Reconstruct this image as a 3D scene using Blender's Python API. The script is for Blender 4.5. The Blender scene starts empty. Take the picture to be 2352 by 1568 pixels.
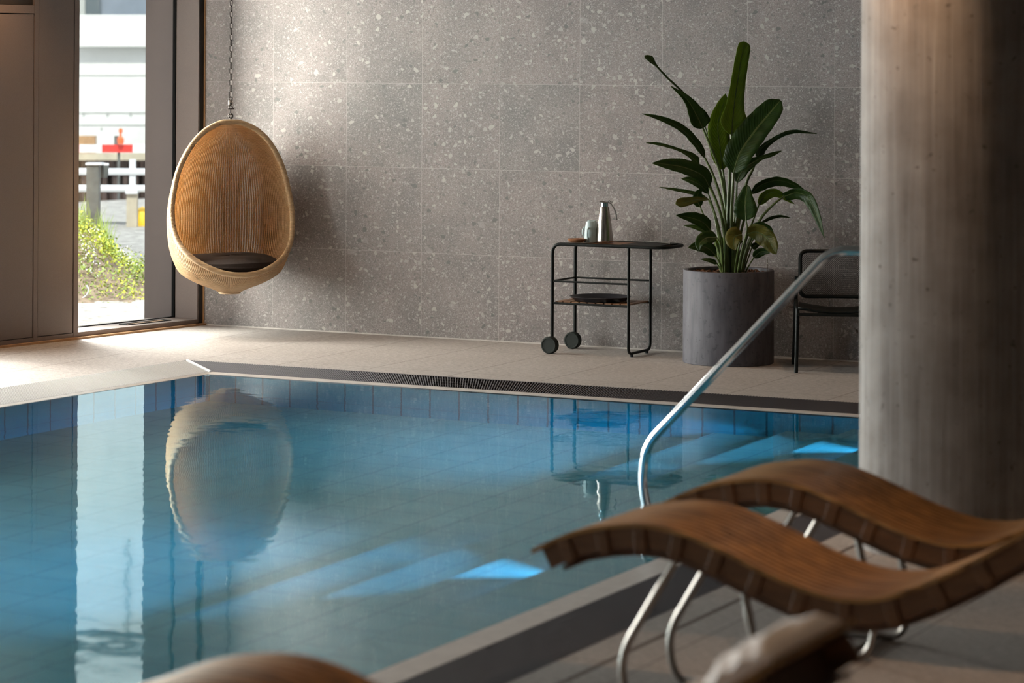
import bpy, math, random
from math import sin, cos, pi, radians
from mathutils import Vector, Matrix, noise
random.seed(7)
S = bpy.context.scene
COL = S.collection

# ------------------------------------------------------------------ camera
CX, CY, CZ = 11.0552, -16.9264, 1.95
YAW, ROLL, FPX, PY0 = -0.464867, 0.00492, 6231.74, 144.117
W_, H_ = 2352, 1568
fwd = Vector((sin(YAW), cos(YAW), 0))
r0 = Vector((cos(YAW), -sin(YAW), 0)); u0 = r0.cross(fwd)
cr = cos(ROLL)*r0 + sin(ROLL)*u0
cu = -sin(ROLL)*r0 + cos(ROLL)*u0
cam_d = bpy.data.cameras.new('camera'); cam = bpy.data.objects.new('camera', cam_d); COL.objects.link(cam)
cam.matrix_world = Matrix(((cr.x, cu.x, -fwd.x, CX), (cr.y, cu.y, -fwd.y, CY), (cr.z, cu.z, -fwd.z, CZ), (0, 0, 0, 1)))
cam_d.sensor_width = 36; cam_d.lens = FPX/W_*36
cam_d.shift_y = -(H_/2-PY0)/W_
cam_d.clip_start = .05; cam_d.clip_end = 400
cam_d.dof.use_dof = True; cam_d.dof.focus_distance = 18.3; cam_d.dof.aperture_fstop = 2.8
S.camera = cam
CAM = Vector((CX, CY, CZ))
def at(px, py, D):
    """world point seen at photo pixel (px, py) at depth D"""
    return CAM + fwd*D + cr*((px-W_/2)/FPX*D) + cu*((PY0-py)/FPX*D)
def atY(px, py, Y):
    d = fwd + cr*((px-W_/2)/FPX) + cu*((PY0-py)/FPX)
    return CAM + d*((Y-CAM.y)/d.y)

# ------------------------------------------------------------------ world, sun, exposure
w = bpy.data.worlds.new('sky'); S.world = w; w.use_nodes = True
nt = w.node_tree; bg = nt.nodes['Background']
tc = nt.nodes.new('ShaderNodeTexCoord'); sp = nt.nodes.new('ShaderNodeSeparateXYZ'); rp = nt.nodes.new('ShaderNodeValToRGB')
nt.links.new(tc.outputs['Generated'], sp.inputs[0]); nt.links.new(sp.outputs['Z'], rp.inputs[0]); nt.links.new(rp.outputs[0], bg.inputs[0])
rp.color_ramp.elements[0].position = 0; rp.color_ramp.elements[0].color = (.93, .94, .96, 1)
rp.color_ramp.elements[1].position = .6; rp.color_ramp.elements[1].color = (.80, .87, 1, 1)
bg.inputs[1].default_value = 1.7
sun_d = bpy.data.lights.new('sun', 'SUN'); sun_d.energy = 4.2; sun_d.angle = radians(1.5); sun_d.color = (1, .95, .86)
sun = bpy.data.objects.new('sun', sun_d); COL.objects.link(sun)
sun.rotation_euler = Vector((-.35, .62, -.75)).to_track_quat('-Z', 'Y').to_euler()
def area(name, M4, sx, sy, e, col):
    ld = bpy.data.lights.new(name, 'AREA'); ld.shape = 'RECTANGLE'; ld.size = sx; ld.size_y = sy; ld.energy = e; ld.color = col
    lo = bpy.data.objects.new(name, ld); COL.objects.link(lo); lo.matrix_world = M4; return lo
WO = Vector((.015, 0, 0)); UD = Vector((-.15257, -.98829, 0)); WD = Vector((-.98829, .15257, 0)); ZU = Vector((0, 0, 1))
def L(u, w_, z): return WO+UD*u+WD*w_+ZU*z
WB = Matrix(((UD.x, 0, WD.x), (UD.y, 0, WD.y), (UD.z, 1, 0))).to_4x4()
# added unseen area lights outside the window wall, in place of brighter sky
area('added_daylight', Matrix.Translation(L(9.5, 1.2, 1.9)) @ WB, 13.8, 3.4, 1350, (1, .975, .96))
area('added_daylight', Matrix.Translation(L(3.56, .55, 1.75)) @ WB, 1.84, 2.9, 150, (1, .96, .92))
area('added_daylight', Matrix.Translation(L(1.92, .88, 2.05)) @ WB @ Matrix.Rotation(radians(-30), 4, 'Y'), 2.0, 3.7, 2350, (1, .94, .87))  # added beside the narrow window, out of view, to brighten the corner
area('added_daylight', Matrix.Translation(L(.75, 2.1, 4.3)) @ WB @ Matrix.Rotation(radians(-38), 4, 'X'), 3.4, 2.4, 2400, (1, .98, .95))  # added high outside the narrow window to light floor and chair
S.view_settings.view_transform = 'Standard'; S.view_settings.look = 'None'
S.view_settings.gamma = 1; S.view_settings.use_curve_mapping = False
S.view_settings.exposure = 0.0
S.cycles.max_bounces = 8; S.cycles.diffuse_bounces = 3; S.cycles.glossy_bounces = 3; S.cycles.transmission_bounces = 6; S.cycles.transparent_max_bounces = 12
S.cycles.use_adaptive_sampling = True; S.cycles.adaptive_threshold = .06; S.cycles.adaptive_min_samples = 12
S.cycles.sample_clamp_indirect = 8
S.cycles.use_denoising = True
S.cycles.blur_glossy = .6

# ------------------------------------------------------------------ node helpers
class NT:
    def __init__(s, name):
        s.m = bpy.data.materials.new(name); s.m.use_nodes = True; s.t = s.m.node_tree
        s.b = s.t.nodes['Principled BSDF']; s.out = s.t.nodes['Material Output']
    def n(s, typ, **kw):
        nd = s.t.nodes.new('ShaderNode'+typ)
        for k, v in kw.items():
            if k.startswith('i_'):
                key = k[2:]; key = int(key) if key.isdigit() else key.replace('_', ' ')
                if hasattr(v, 'links') and hasattr(v, 'is_output'): s.t.links.new(v, nd.inputs[key])
                else: nd.inputs[key].default_value = v
            else: setattr(nd, k, v)
        return nd
    def math(s, op, a, b=0.0, c=None):
        nd = s.n('Math', operation=op)
        for i, v in enumerate((a, b) if c is None else (a, b, c)):
            if hasattr(v, 'is_output'): s.t.links.new(v, nd.inputs[i])
            else: nd.inputs[i].default_value = v
        return nd.outputs[0]
    def pos(s): return s.n('NewGeometry').outputs['Position']
    def obj(s): return s.n('TexCoord').outputs['Object']
    def scale(s, v, x, y, z):
        nd = s.n('Mapping'); s.t.links.new(v, nd.inputs[0]); nd.inputs['Scale'].default_value = (x, y, z); return nd.outputs[0]
    def noise(s, v, scale, detail=4, rough=.55, out=0):
        nd = s.n('TexNoise'); s.t.links.new(v, nd.inputs['Vector']); nd.inputs['Scale'].default_value = scale
        nd.inputs['Detail'].default_value = detail; nd.inputs['Roughness'].default_value = rough
        return nd.outputs[out]
    def ramp(s, f, *stops):
        nd = s.n('ValToRGB'); s.t.links.new(f, nd.inputs[0]); cr_ = nd.color_ramp
        while len(cr_.elements) < len(stops): cr_.elements.new(.5)
        for e, (p, c) in zip(cr_.elements, stops):
            e.position = p; e.color = (*c, 1) if len(c) == 3 else c
        return nd.outputs[0]
    def mix(s, f, a, b, mode='MIX'):
        nd = s.n('Mix', data_type='RGBA', blend_type=mode)
        for i, v in ((0, f), (6, a), (7, b)):
            if hasattr(v, 'is_output'): s.t.links.new(v, nd.inputs[i])
            else: nd.inputs[i].default_value = v if i == 0 else ((*v, 1) if len(v) == 3 else v)
        return nd.outputs[2]
    def bump(s, h, strength=.3, dist=.005):
        nd = s.n('Bump'); s.t.links.new(h, nd.inputs['Height']); nd.inputs['Strength'].default_value = strength
        nd.inputs['Distance'].default_value = dist; s.t.links.new(nd.outputs[0], s.b.inputs['Normal'])
    def set(s, **kw):
        for k, v in kw.items():
            k = {'color': 'Base Color', 'rough': 'Roughness', 'metal': 'Metallic', 'spec': 'Specular IOR Level', 'coat': 'Coat Weight'}.get(k, k)
            if hasattr(v, 'is_output'): s.t.links.new(v, s.b.inputs[k])
            else: s.b.inputs[k].default_value = (*v, 1) if isinstance(v, tuple) and len(v) == 3 else v
        return s.m
def g(v): return tuple(((c/255+.055)/1.055)**2.4 if c > 10 else c/255/12.92 for c in v)
def joint(t, coord, period, off, half):
    """1 on a joint line, 0 elsewhere"""
    f = t.math('FRACT', t.math('ADD', t.math('DIVIDE', coord, period), off))
    d = t.math('MULTIPLY', t.math('MINIMUM', f, t.math('SUBTRACT', 1, f)), period)
    return t.math('LESS_THAN', d, half)
def plain(name, c, rough=.5, metal=0, spec=.5, nscale=0, namp=.15, coat=0):
    t = NT(name)
    if nscale:
        f = t.noise(t.obj(), nscale, 5)
        a = tuple(max(0, x*(1-namp)) for x in c); b = tuple(min(1, x*(1+namp)) for x in c)
        t.set(color=t.ramp(f, (.3, a), (.7, b)))
    else: t.set(color=c)
    return t.set(rough=rough, metal=metal, spec=spec, coat=coat)

# ---- materials
def stone_wall():
    t = NT('conglomerate_tile'); p = t.pos(); s = t.n('SeparateXYZ', i_0=p)
    X, Z = s.outputs['X'], s.outputs['Z']
    cell = t.n('CombineXYZ', i_0=t.math('FLOOR', t.math('DIVIDE', X, .618)), i_1=t.math('FLOOR', t.math('DIVIDE', Z, .6)), i_2=0.)
    wn = t.n('TexWhiteNoise', noise_dimensions='3D'); t.t.links.new(cell.outputs[0], wn.inputs['Vector'])
    # every tile shows its own piece of stone
    vadd = t.n('VectorMath', operation='ADD'); sc = t.n('VectorMath', operation='SCALE'); t.t.links.new(wn.outputs['Color'], sc.inputs[0]); sc.inputs['Scale'].default_value = 37.
    t.t.links.new(p, vadd.inputs[0]); t.t.links.new(sc.outputs[0], vadd.inputs[1]); v0 = vadd.outputs[0]
    nz = t.n('TexNoise'); t.t.links.new(v0, nz.inputs['Vector']); nz.inputs['Scale'].default_value = 14; nz.inputs['Detail'].default_value = 2
    ds = t.n('VectorMath', operation='SCALE'); t.t.links.new(nz.outputs['Color'], ds.inputs[0]); ds.inputs['Scale'].default_value = .03
    va = t.n('VectorMath', operation='ADD'); t.t.links.new(v0, va.inputs[0]); t.t.links.new(ds.outputs[0], va.inputs[1]); v = va.outputs[0]
    tint = t.ramp(wn.outputs['Value'], (0, (.262, .222, .214)), (.35, (.244, .216, .208)), (.55, (.206, .196, .190)), (.8, (.266, .224, .216)), (1, (.228, .208, .202)))
    big = t.noise(v0, 3.0, 3)
    base = t.mix(.55, tint, t.ramp(big, (.35, (.18, .164, .160)), (.65, (.285, .240, .232))))
    fine = t.noise(v, 120, 4, .7)
    base = t.mix(1, base, t.ramp(fine, (.3, (.66, .66, .66)), (.7, (1.32, 1.32, 1.32))), 'MULTIPLY')
    def layer(base, scale, prob, ex, seed, light, dark, amt=.6):
        sh = t.n('Mapping', i_0=v); sh.inputs['Location'].default_value = (seed, seed*1.7, seed*.3); sh.inputs['Scale'].default_value = (1, 1, 1.15)
        vc = t.n('TexVoronoi', feature='F1', i_Scale=scale); t.t.links.new(sh.outputs[0], vc.inputs['Vector'])
        ve = t.n('TexVoronoi', feature='DISTANCE_TO_EDGE', i_Scale=scale); t.t.links.new(sh.outputs[0], ve.inputs['Vector'])
        sc_ = t.n('SeparateColor', i_0=vc.outputs['Color'])
        inside = t.ramp(ve.outputs['Distance'], (ex, (0, 0, 0)), (ex+.035, (1, 1, 1)))
        pick = t.math('LESS_THAN', sc_.outputs[0], prob)
        colr = t.ramp(sc_.outputs[1], (0, dark), (.28, dark), (.34, light), (.8, tuple(x*1.18 for x in light)), (1, tuple(x*.85 for x in light)))
        m = t.math('MULTIPLY', t.math('MULTIPLY', inside, pick), amt)
        return t.mix(m, base, colr)
    base = layer(base, 110, .38, .12, 1., (.36, .335, .32), (.15, .142, .135), .7)
    base = layer(base, 46, .20, .17, 5., (.39, .36, .34), (.15, .142, .135), .75)
    base = layer(base, 25, .15, .18, 9., (.40, .37, .345), (.12, .12, .115), .8)
    base = layer(base, 12, .05, .24, 13., (.34, .31, .295), (.13, .13, .125), .5)
    gr = t.math('MAXIMUM', joint(t, X, .618, 0, .0022), joint(t, Z, .6, 0, .0022))
    t.set(color=t.mix(t.math('MULTIPLY', gr, .45), base, (.5, .45, .42)), rough=.42, spec=.35)
    t.bump(t.math('SUBTRACT', t.noise(v, 60, 3), gr), .12, .003)
    return t.m
def deck_stone():
    t = NT('deck_tile'); p = t.pos(); s = t.n('SeparateXYZ', i_0=p); X, Y = s.outputs['X'], s.outputs['Y']
    st = t.noise(t.scale(p, 5, 30, 1), 5, 7, .72); bl = t.noise(p, 2.2, 4); fn = t.noise(t.scale(p, 1, 2.2, 1), 70, 5, .75)
    c = t.ramp(st, (.38, (.17, .148, .136)), (.49, (.35, .314, .294)), (.60, (.52, .483, .46)))
    c = t.mix(.22, c, t.ramp(bl, (.3, (.40, .35, .31)), (.7, (.56, .53, .50))))
    c = t.mix(1, c, t.ramp(fn, (.32, (.66, .66, .66)), (.68, (1.28, 1.28, 1.28))), 'MULTIPLY')
    j = t.math('MAXIMUM', joint(t, X, .625, .98, .0035), joint(t, t.math('ADD', Y, .62), 1.18, .0, .003))
    jn = t.math('LESS_THAN', t.math('ABSOLUTE', t.math('SUBTRACT', X, 7.375)), .012)
    c = t.mix(j, c, (.18, .15, .13)); c = t.mix(jn, c, (.10, .075, .06))
    t.set(color=c, rough=.55, spec=.3); t.bump(t.math('SUBTRACT', fn, t.math('MULTIPLY', j, 2)), .2, .002); return t.m
def pool_tile(name, a, b, jc, per=.6):
    t = NT(name); p = t.pos(); s = t.n('SeparateXYZ', i_0=p)
    c = t.ramp(t.noise(p, 3, 4), (.3, a), (.7, b))
    j = t.math('MAXIMUM', t.math('MAXIMUM', joint(t, s.outputs['X'], per, .1, .006), joint(t, s.outputs['Y'], per, .3, .006)), joint(t, s.outputs['Z'], 1.9, .5, .004))
    t.set(color=t.mix(j, c, jc), rough=.3); return t.m
def concrete_column():
    t = NT('board_marked_concrete'); p = t.pos()
    s = t.noise(t.scale(p, 22, 22, .7), 1.6, 5, .6); bl = t.noise(p, 5, 5); pit = t.noise(p, 30, 3)
    c = t.ramp(s, (.3, (.17, .148, .136)), (.5, (.27, .24, .222)), (.7, (.38, .35, .33)))
    c = t.mix(.4, c, t.ramp(bl, (.35, (.22, .19, .17)), (.65, (.42, .39, .37))))
    c = t.mix(t.ramp(pit, (.66, (0, 0, 0)), (.74, (1, 1, 1))), c, (.12, .10, .09))
    t.set(color=c, rough=.75, spec=.2); t.bump(s, .3, .01); return t.m
def planter_concrete():
    t = NT('dark_cast_stone'); p = t.pos()
    s = t.noise(t.scale(p, 10, 10, 2), 2, 5); k = t.noise(p, 34, 4)
    c = t.ramp(s, (.3, (.072, .070, .084)), (.7, (.132, .128, .148)))
    c = t.mix(t.ramp(k, (.58, (0, 0, 0)), (.68, (.8, .8, .8))), c, (.062, .063, .072))
    t.set(color=c, rough=.6, spec=.3); t.bump(k, .15, .003); return t.m
def wood(name, a, b, sx=2, sy=30, sz=30, rough=.4, coat=.0):
    t = NT(name); v = t.scale(t.obj(), sx, sy, sz)
    c = t.ramp(t.noise(v, 2.5, 5, .6), (.3, a), (.7, b))
    t.set(color=c, rough=rough, coat=coat); t.bump(t.noise(v, 6, 3), .1, .002); return t.m
def leafmat(name, a, b, back):
    t = NT(name); uv = t.n('TexCoord').outputs['UV']; s = t.n('SeparateXYZ', i_0=uv)
    vein = t.math('SINE', t.math('MULTIPLY', t.math('ADD', s.outputs['X'], t.math('MULTIPLY', t.math('ABSOLUTE', t.math('SUBTRACT', s.outputs['Y'], .5)), -.35)), 150))
    c = t.ramp(t.noise(t.obj(), 14, 4), (.3, a), (.7, b))
    c = t.mix(t.math('MULTIPLY', t.ramp(vein, (.6, (0, 0, 0)), (1, (1, 1, 1))), .18), c, tuple(x*1.7 for x in b))
    mid = t.math('LESS_THAN', t.math('ABSOLUTE', t.math('SUBTRACT', s.outputs['Y'], .5)), .03)
    c = t.mix(t.math('MULTIPLY', mid, .7), c, (.22, .26, .07))
    t.set(color=c, rough=.38, spec=.35); t.bump(vein, .25, .002)
    tr = t.n('BsdfTranslucent'); tr.inputs[0].default_value = (*back, 1)
    mx = t.n('MixShader'); mx.inputs[0].default_value = .22
    t.t.links.new(t.b.outputs[0], mx.inputs[1]); t.t.links.new(tr.outputs[0], mx.inputs[2]); t.t.links.new(mx.outputs[0], t.out.inputs[0]); return t.m
def rattan(name, a, b, zs=420, trans=.25, ra=.35, holes=0):
    t = NT(name); p = t.obj(); s = t.n('SeparateXYZ', i_0=p)
    rip = t.math('SINE', t.math('MULTIPLY', t.math('ADD', s.outputs['Z'], t.math('MULTIPLY', t.noise(p, 9, 2), .02)), zs*2))
    spots = t.noise(t.scale(p, 1, 1, .5), 26, 3)
    c = t.ramp(t.noise(p, 18, 4), (.3, a), (.7, b))
    c = t.mix(t.math('MULTIPLY', t.ramp(rip, (0., (1, 1, 1)), (.5, (0, 0, 0))), ra), c, tuple(x*.35 for x in a))
    c = t.mix(t.ramp(spots, (.68, (0, 0, 0)), (.72, (1, 1, 1))), c, tuple(x*.25 for x in a))
    t.set(color=c, rough=.5, spec=.35); t.bump(rip, .5, .002)
    if trans:
        tr = t.n('BsdfTranslucent'); tr.inputs[0].default_value = (.86, .58, .30, 1)
        mx = t.n('MixShader'); mx.inputs[0].default_value = trans
        t.t.links.new(t.b.outputs[0], mx.inputs[1]); t.t.links.new(tr.outputs[0], mx.inputs[2]); t.t.links.new(mx.outputs[0], t.out.inputs[0])
        if holes:
            tp = t.n('BsdfTransparent'); m2 = t.n('MixShader'); hz = t.math('SINE', t.math('MULTIPLY', s.outputs['Z'], 2*pi/.0085))
            t.t.links.new(t.math('GREATER_THAN', hz, holes), m2.inputs[0]); t.t.links.new(mx.outputs[0], m2.inputs[1]); t.t.links.new(tp.outputs[0], m2.inputs[2]); t.t.links.new(m2.outputs[0], t.out.inputs[0])
    return t.m
def water():
    t = NT('pool_water'); t.t.nodes.remove(t.b)
    gl = t.n('BsdfGlass'); gl.inputs['IOR'].default_value = 1.333; gl.inputs['Roughness'].default_value = 0; gl.inputs['Color'].default_value = (.80, .95, 1, 1)
    p = t.pos()
    n1 = t.noise(t.scale(p, 1, 1, 1), 7, 2, .4); n2 = t.noise(p, 26, 2, .5)
    patch = t.ramp(t.noise(p, .8, 2), (.35, (.15, .15, .15)), (.7, (1, 1, 1)))
    h = t.math('ADD', n1, t.math('MULTIPLY', t.math('MULTIPLY', n2, .25), patch))
    bp = t.n('Bump'); bp.inputs['Strength'].default_value = .9; bp.inputs['Distance'].default_value = .0008
    t.t.links.new(h, bp.inputs['Height']); t.t.links.new(bp.outputs[0], gl.inputs['Normal'])
    t.t.links.new(gl.outputs[0], t.out.inputs[0]); return t.m
def pane(name='window_glass'):
    t = NT(name); t.t.nodes.remove(t.b)
    tr = t.n('BsdfTransparent'); tr.inputs[0].default_value = (.93, .96, .95, 1); gl = t.n('BsdfGlossy'); gl.inputs['Roughness'].default_value = .0
    ge = t.n('NewGeometry'); dp = t.n('VectorMath', operation='DOT_PRODUCT'); t.t.links.new(ge.outputs['Normal'], dp.inputs[0]); t.t.links.new(ge.outputs['Incoming'], dp.inputs[1])
    fr = t.math('ADD', .03, t.math('MULTIPLY', .9, t.math('POWER', t.math('SUBTRACT', 1, t.math('ABSOLUTE', dp.outputs['Value'])), 5))); mx = t.n('MixShader')
    t.t.links.new(fr, mx.inputs[0]); t.t.links.new(tr.outputs[0], mx.inputs[1]); t.t.links.new(gl.outputs[0], mx.inputs[2]); t.t.links.new(mx.outputs[0], t.out.inputs[0]); return t.m
def emit(name, c, s):
    t = NT(name); t.set(color=(.5, .5, .5)); t.b.inputs['Emission Color'].default_value = (*c, 1); t.b.inputs['Emission Strength'].default_value = s; return t.m

M = dict(
    wall=stone_wall(), deck=deck_stone(),
    pblue=pool_tile('blue_pool_tile', (.003, .30, .44), (.006, .38, .54), (.003, .12, .18), .2),
    pfloor=pool_tile('teal_pool_tile', (.12, .34, .38), (.18, .41, .44), (.09, .27, .32), .3),
    coping=plain('pale_coping_tile', (.50, .46, .43), .35, nscale=20, namp=.12),
    panel=plain('brown_metal_panel', (.165, .130, .114), .5, .1, nscale=260, namp=.12),
    seal=plain('black_rubber', (.010, .010, .010), .85, spec=.1),
    darkgap=plain('dark_frame', (.03, .025, .022), .6),
    trim=plain('tan_trim', (.38, .22, .11), .6, nscale=12),
    ceil=plain('plaster_ceiling', (.13, .115, .10), .9, nscale=3, namp=.06),
    column=concrete_column(), planter=planter_concrete(),
    grate=plain('lit_plastic_grate', (.42, .40, .39), .5), grate_shaded=plain('shaded_plastic_grate', (.125, .118, .128), .5, spec=.3),  # one plastic: window sheen and shade put into the two colours
    gratehole=plain('grate_channel', (.035, .035, .038), .8),
    black=plain('black_powder_coat', (.006, .008, .0075), .5, spec=.25),
    wheel=plain('dark_wheel_rubber', (.014, .019, .016), .6, spec=.3),
    steel=plain('brushed_steel', (.55, .50, .46), .22, 1, nscale=90, namp=.12),
    chrome=plain('polished_steel', (.72, .74, .76), .12, 1),
    steel2=plain('satin_tube', (.36, .33, .30), .36, .85),
    slat=wood('acacia_slat', (.17, .075, .03), (.30, .15, .07), 2, 30, 30),
    lwood=wood('oiled_lounger_wood', (.13, .055, .014), (.58, .31, .11), .5, 15, 15, .42, .05),
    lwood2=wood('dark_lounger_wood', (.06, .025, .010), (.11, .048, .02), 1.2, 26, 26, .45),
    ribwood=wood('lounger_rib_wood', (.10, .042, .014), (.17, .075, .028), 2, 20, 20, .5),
    bowl=wood('bowl_wood', (.22, .09, .04), (.38, .18, .09), 8, 8, 20),
    mug=plain('pale_blue_glaze', (.42, .52, .54), .25, nscale=30, namp=.08),
    soil=plain('bark_soil', (.030, .014, .009), .9, nscale=40, namp=.5),
    chip=plain('bark_chip', (.20, .085, .04), .8, nscale=30, namp=.4),
    stem=plain('leaf_stalk', (.085, .12, .03), .4, nscale=9, namp=.35),
    leaf=leafmat('dark_green_leaf', (.012, .034, .005), (.032, .070, .009), (.08, .17, .01)),
    leafl=leafmat('light_green_leaf', (.085, .15, .010), (.16, .23, .018), (.40, .50, .02)),
    leafy=leafmat('yellowing_leaf', (.045, .065, .008), (.16, .13, .018), (.24, .24, .02)),
    rat_in=rattan('woven_rattan', (.64, .41, .21), (.92, .70, .44), 420, .36, .75),
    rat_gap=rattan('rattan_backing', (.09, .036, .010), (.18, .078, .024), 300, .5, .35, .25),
    rim=rattan('wrapped_rattan_rim', (.40, .26, .14), (.54, .38, .22), 330, 0, .18),
    cushion=plain('dark_brown_cloth', (.020, .011, .008), .85, nscale=60, namp=.3),
    chain=plain('dark_chain_steel', (.05, .043, .04), .4, .8),
    towel=plain('white_cotton', (.85, .83, .83), .9, nscale=30, namp=.06),
    water=water(), pane=pane(),
    led=emit('blue_led', (.08, .45, 1), 3), lamp=emit('warm_lamp', (1, .62, .32), 18),
    cobble=plain('pale_paving', (.36, .34, .31), .9, nscale=9, namp=.4),
    soil2=plain('garden_soil', (.22, .16, .11), .95, nscale=14, namp=.4),
    weed=plain('weed_leaf', (.22, .30, .05), .6, nscale=3, namp=.6),
    weedy=plain('yellow_weed_leaf', (.42, .46, .03), .6, nscale=5, namp=.3),
    petal=plain('white_petal', (.8, .75, .78), .6),
    concrete=plain('sunlit_concrete', (.66, .66, .64), .9, nscale=.7, namp=.12),
    seam=plain('concrete_seam', (.34, .35, .33), .9),
    greyclad=plain('grey_cladding', (.16, .19, .23), .6, nscale=1),
    greydk=plain('dark_cladding', (.07, .09, .10), .6),
    piling=plain('dark_piling', (.07, .045, .04), .8, nscale=2, namp=.4),
    rail=plain('white_rail_paint', (.72, .73, .75), .5),
    timber=plain('weathered_timber', (.12, .125, .12), .8, nscale=8, namp=.3),
    beige=plain('beige_post', (.48, .42, .32), .8, nscale=4),
    red=plain('red_paint', (.70, .04, .03), .5), orange=plain('orange_plastic', (.9, .16, .05), .4),
    yellow=plain('yellow_plastic', (.9, .55, .03), .5), seaw=plain('harbour_water', (.06, .09, .07), .15),
    grass=plain('even_grey', (.3, .3, .3), .8),  # one even grey, not used by any object
)

# ------------------------------------------------------------------ mesh helpers
class MB:
    def __init__(s): s.v = []; s.f = []; s.uv = None; s.mi = []
    def add(s, vs, fs, mi=0):
        o = len(s.v); s.v += [Vector(v) for v in vs]; s.f += [tuple(i+o for i in f) for f in fs]; s.mi += [mi]*len(fs); return s
    def box(s, lo, hi, mi=0):
        x0, y0, z0 = lo; x1, y1, z1 = hi
        return s.add([(x0, y0, z0), (x1, y0, z0), (x1, y1, z0), (x0, y1, z0), (x0, y0, z1), (x1, y0, z1), (x1, y1, z1), (x0, y1, z1)],
                     [(0, 3, 2, 1), (4, 5, 6, 7), (0, 1, 5, 4), (1, 2, 6, 5), (2, 3, 7, 6), (3, 0, 4, 7)], mi)
    def obox(s, O, a, b, c, mi=0):
        """box at corner O with edge vectors a, b, c"""
        O, a, b, c = map(Vector, (O, a, b, c))
        vs = [O, O+a, O+a+b, O+b, O+c, O+a+c, O+a+b+c, O+b+c]
        fs = [(0, 3, 2, 1), (4, 5, 6, 7), (0, 1, 5, 4), (1, 2, 6, 5), (2, 3, 7, 6), (3, 0, 4, 7)]
        if a.cross(b).dot(c) < 0: fs = [f[::-1] for f in fs]
        return s.add(vs, fs, mi)
    def tube(s, pts, r, n=10, closed=False, cap=True, mi=0):
        pts = [Vector(p) for p in pts]; N = len(pts); rs = r if isinstance(r, (list, tuple)) else [r]*N
        vs = []; prev = None
        for i, p in enumerate(pts):
            if closed: t = pts[(i+1) % N]-pts[i-1]
            else: t = pts[min(i+1, N-1)]-pts[max(i-1, 0)]
            t.normalize()
            if prev is None:
                a = Vector((0, 0, 1)) if abs(t.z) < .9 else Vector((1, 0, 0))
                nrm = t.cross(a).normalized()
            else: nrm = (prev - t*prev.dot(t)).normalized()
            prev = nrm; b = t.cross(nrm)
            for k in range(n):
                an = 2*pi*k/n; vs.append(p + (nrm*cos(an)+b*sin(an))*rs[i])
        fs = []
        for i in range(N if closed else N-1):
            j = (i+1) % N
            for k in range(n):
                k2 = (k+1) % n; fs.append((i*n+k, i*n+k2, j*n+k2, j*n+k))
        if cap and not closed: fs += [tuple(range(n))[::-1], tuple((N-1)*n+k for k in range(n))]
        return s.add(vs, fs, mi)
    def lathe(s, prof, c, n=40, axis=None, mi=0):
        """prof: (radius, height) list about the vertical (or axis) through c"""
        c = Vector(c); ax = Vector(axis or (0, 0, 1)).normalized()
        a = ax.orthogonal().normalized(); b = ax.cross(a)
        vs = [c+ax*z+(a*cos(2*pi*k/n)+b*sin(2*pi*k/n))*r for r, z in prof for k in range(n)]; fs = []
        for i in range(len(prof)-1):
            for k in range(n):
                k2 = (k+1) % n; fs.append((i*n+k, i*n+k2, (i+1)*n+k2, (i+1)*n+k))
        if prof[0][0] > 1e-5: fs.append(tuple(range(n))[::-1])
        if prof[-1][0] > 1e-5: fs.append(tuple((len(prof)-1)*n+k for k in range(n)))
        return s.add(vs, fs, mi)
    def build(s, name, mat, parent=None, smooth=True, bevel=0, solid=0, sub=0):
        me = bpy.data.meshes.new(name)
        off = parent_loc(parent)
        me.from_pydata([tuple(v-off) for v in s.v], [], s.f)
        for m in (mat if isinstance(mat, (list, tuple)) else [mat]): me.materials.append(M[m] if isinstance(m, str) else m)
        me.polygons.foreach_set('material_index', s.mi)
        if smooth:
            me.polygons.foreach_set('use_smooth', [True]*len(me.polygons)); me.set_sharp_from_angle(angle=radians(38))
        if s.uv:
            ul = me.uv_layers.new(name='UVMap')
            for l in me.loops: ul.data[l.index].uv = s.uv[l.vertex_index]
        me.update(); o = bpy.data.objects.new(name, me); COL.objects.link(o)
        if parent: o.parent = parent
        if solid: md = o.modifiers.new('s', 'SOLIDIFY'); md.thickness = solid; md.offset = 0
        if bevel: md = o.modifiers.new('b', 'BEVEL'); md.width = bevel; md.segments = 2; md.limit_method = 'ANGLE'
        if sub: md = o.modifiers.new('u', 'SUBSURF'); md.levels = sub; md.render_levels = sub
        return o
def parent_loc(p):
    v = Vector((0, 0, 0))
    while p: v += p.location; p = p.parent
    return v
def tag(o, label=None, cat=None, group=None, kind=None):
    if label: o['label'] = label
    if cat: o['category'] = cat
    if group: o['group'] = group
    if kind: o['kind'] = kind
    return o
def empty(name, loc, label, cat, group=None):
    o = bpy.data.objects.new(name, None); COL.objects.link(o); o.location = loc; o.empty_display_size = .1
    return tag(o, label, cat, group)
def copy_tree(o, parent=None):
    c = o.copy(); COL.objects.link(c)
    if parent: c.parent = parent
    for ch in list(o.children): copy_tree(ch, c)
    return c
def struct(o, label=None):
    o['kind'] = 'structure'
    if label: o['label'] = label
    return o
def smoothpath(pts, n=8):
    """Catmull-Rom"""
    P = [Vector(p) for p in pts]; P = [P[0]*2-P[1]]+P+[P[-1]*2-P[-2]]; out = []
    for i in range(1, len(P)-2):
        for k in range(n):
            t = k/n; a, b, c, d = P[i-1], P[i], P[i+1], P[i+2]
            out.append(.5*((2*b)+(c-a)*t+(2*a-5*b+4*c-d)*t*t+(3*b-a-3*c+d)*t**3))
    return out+[P[-2]]
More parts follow.
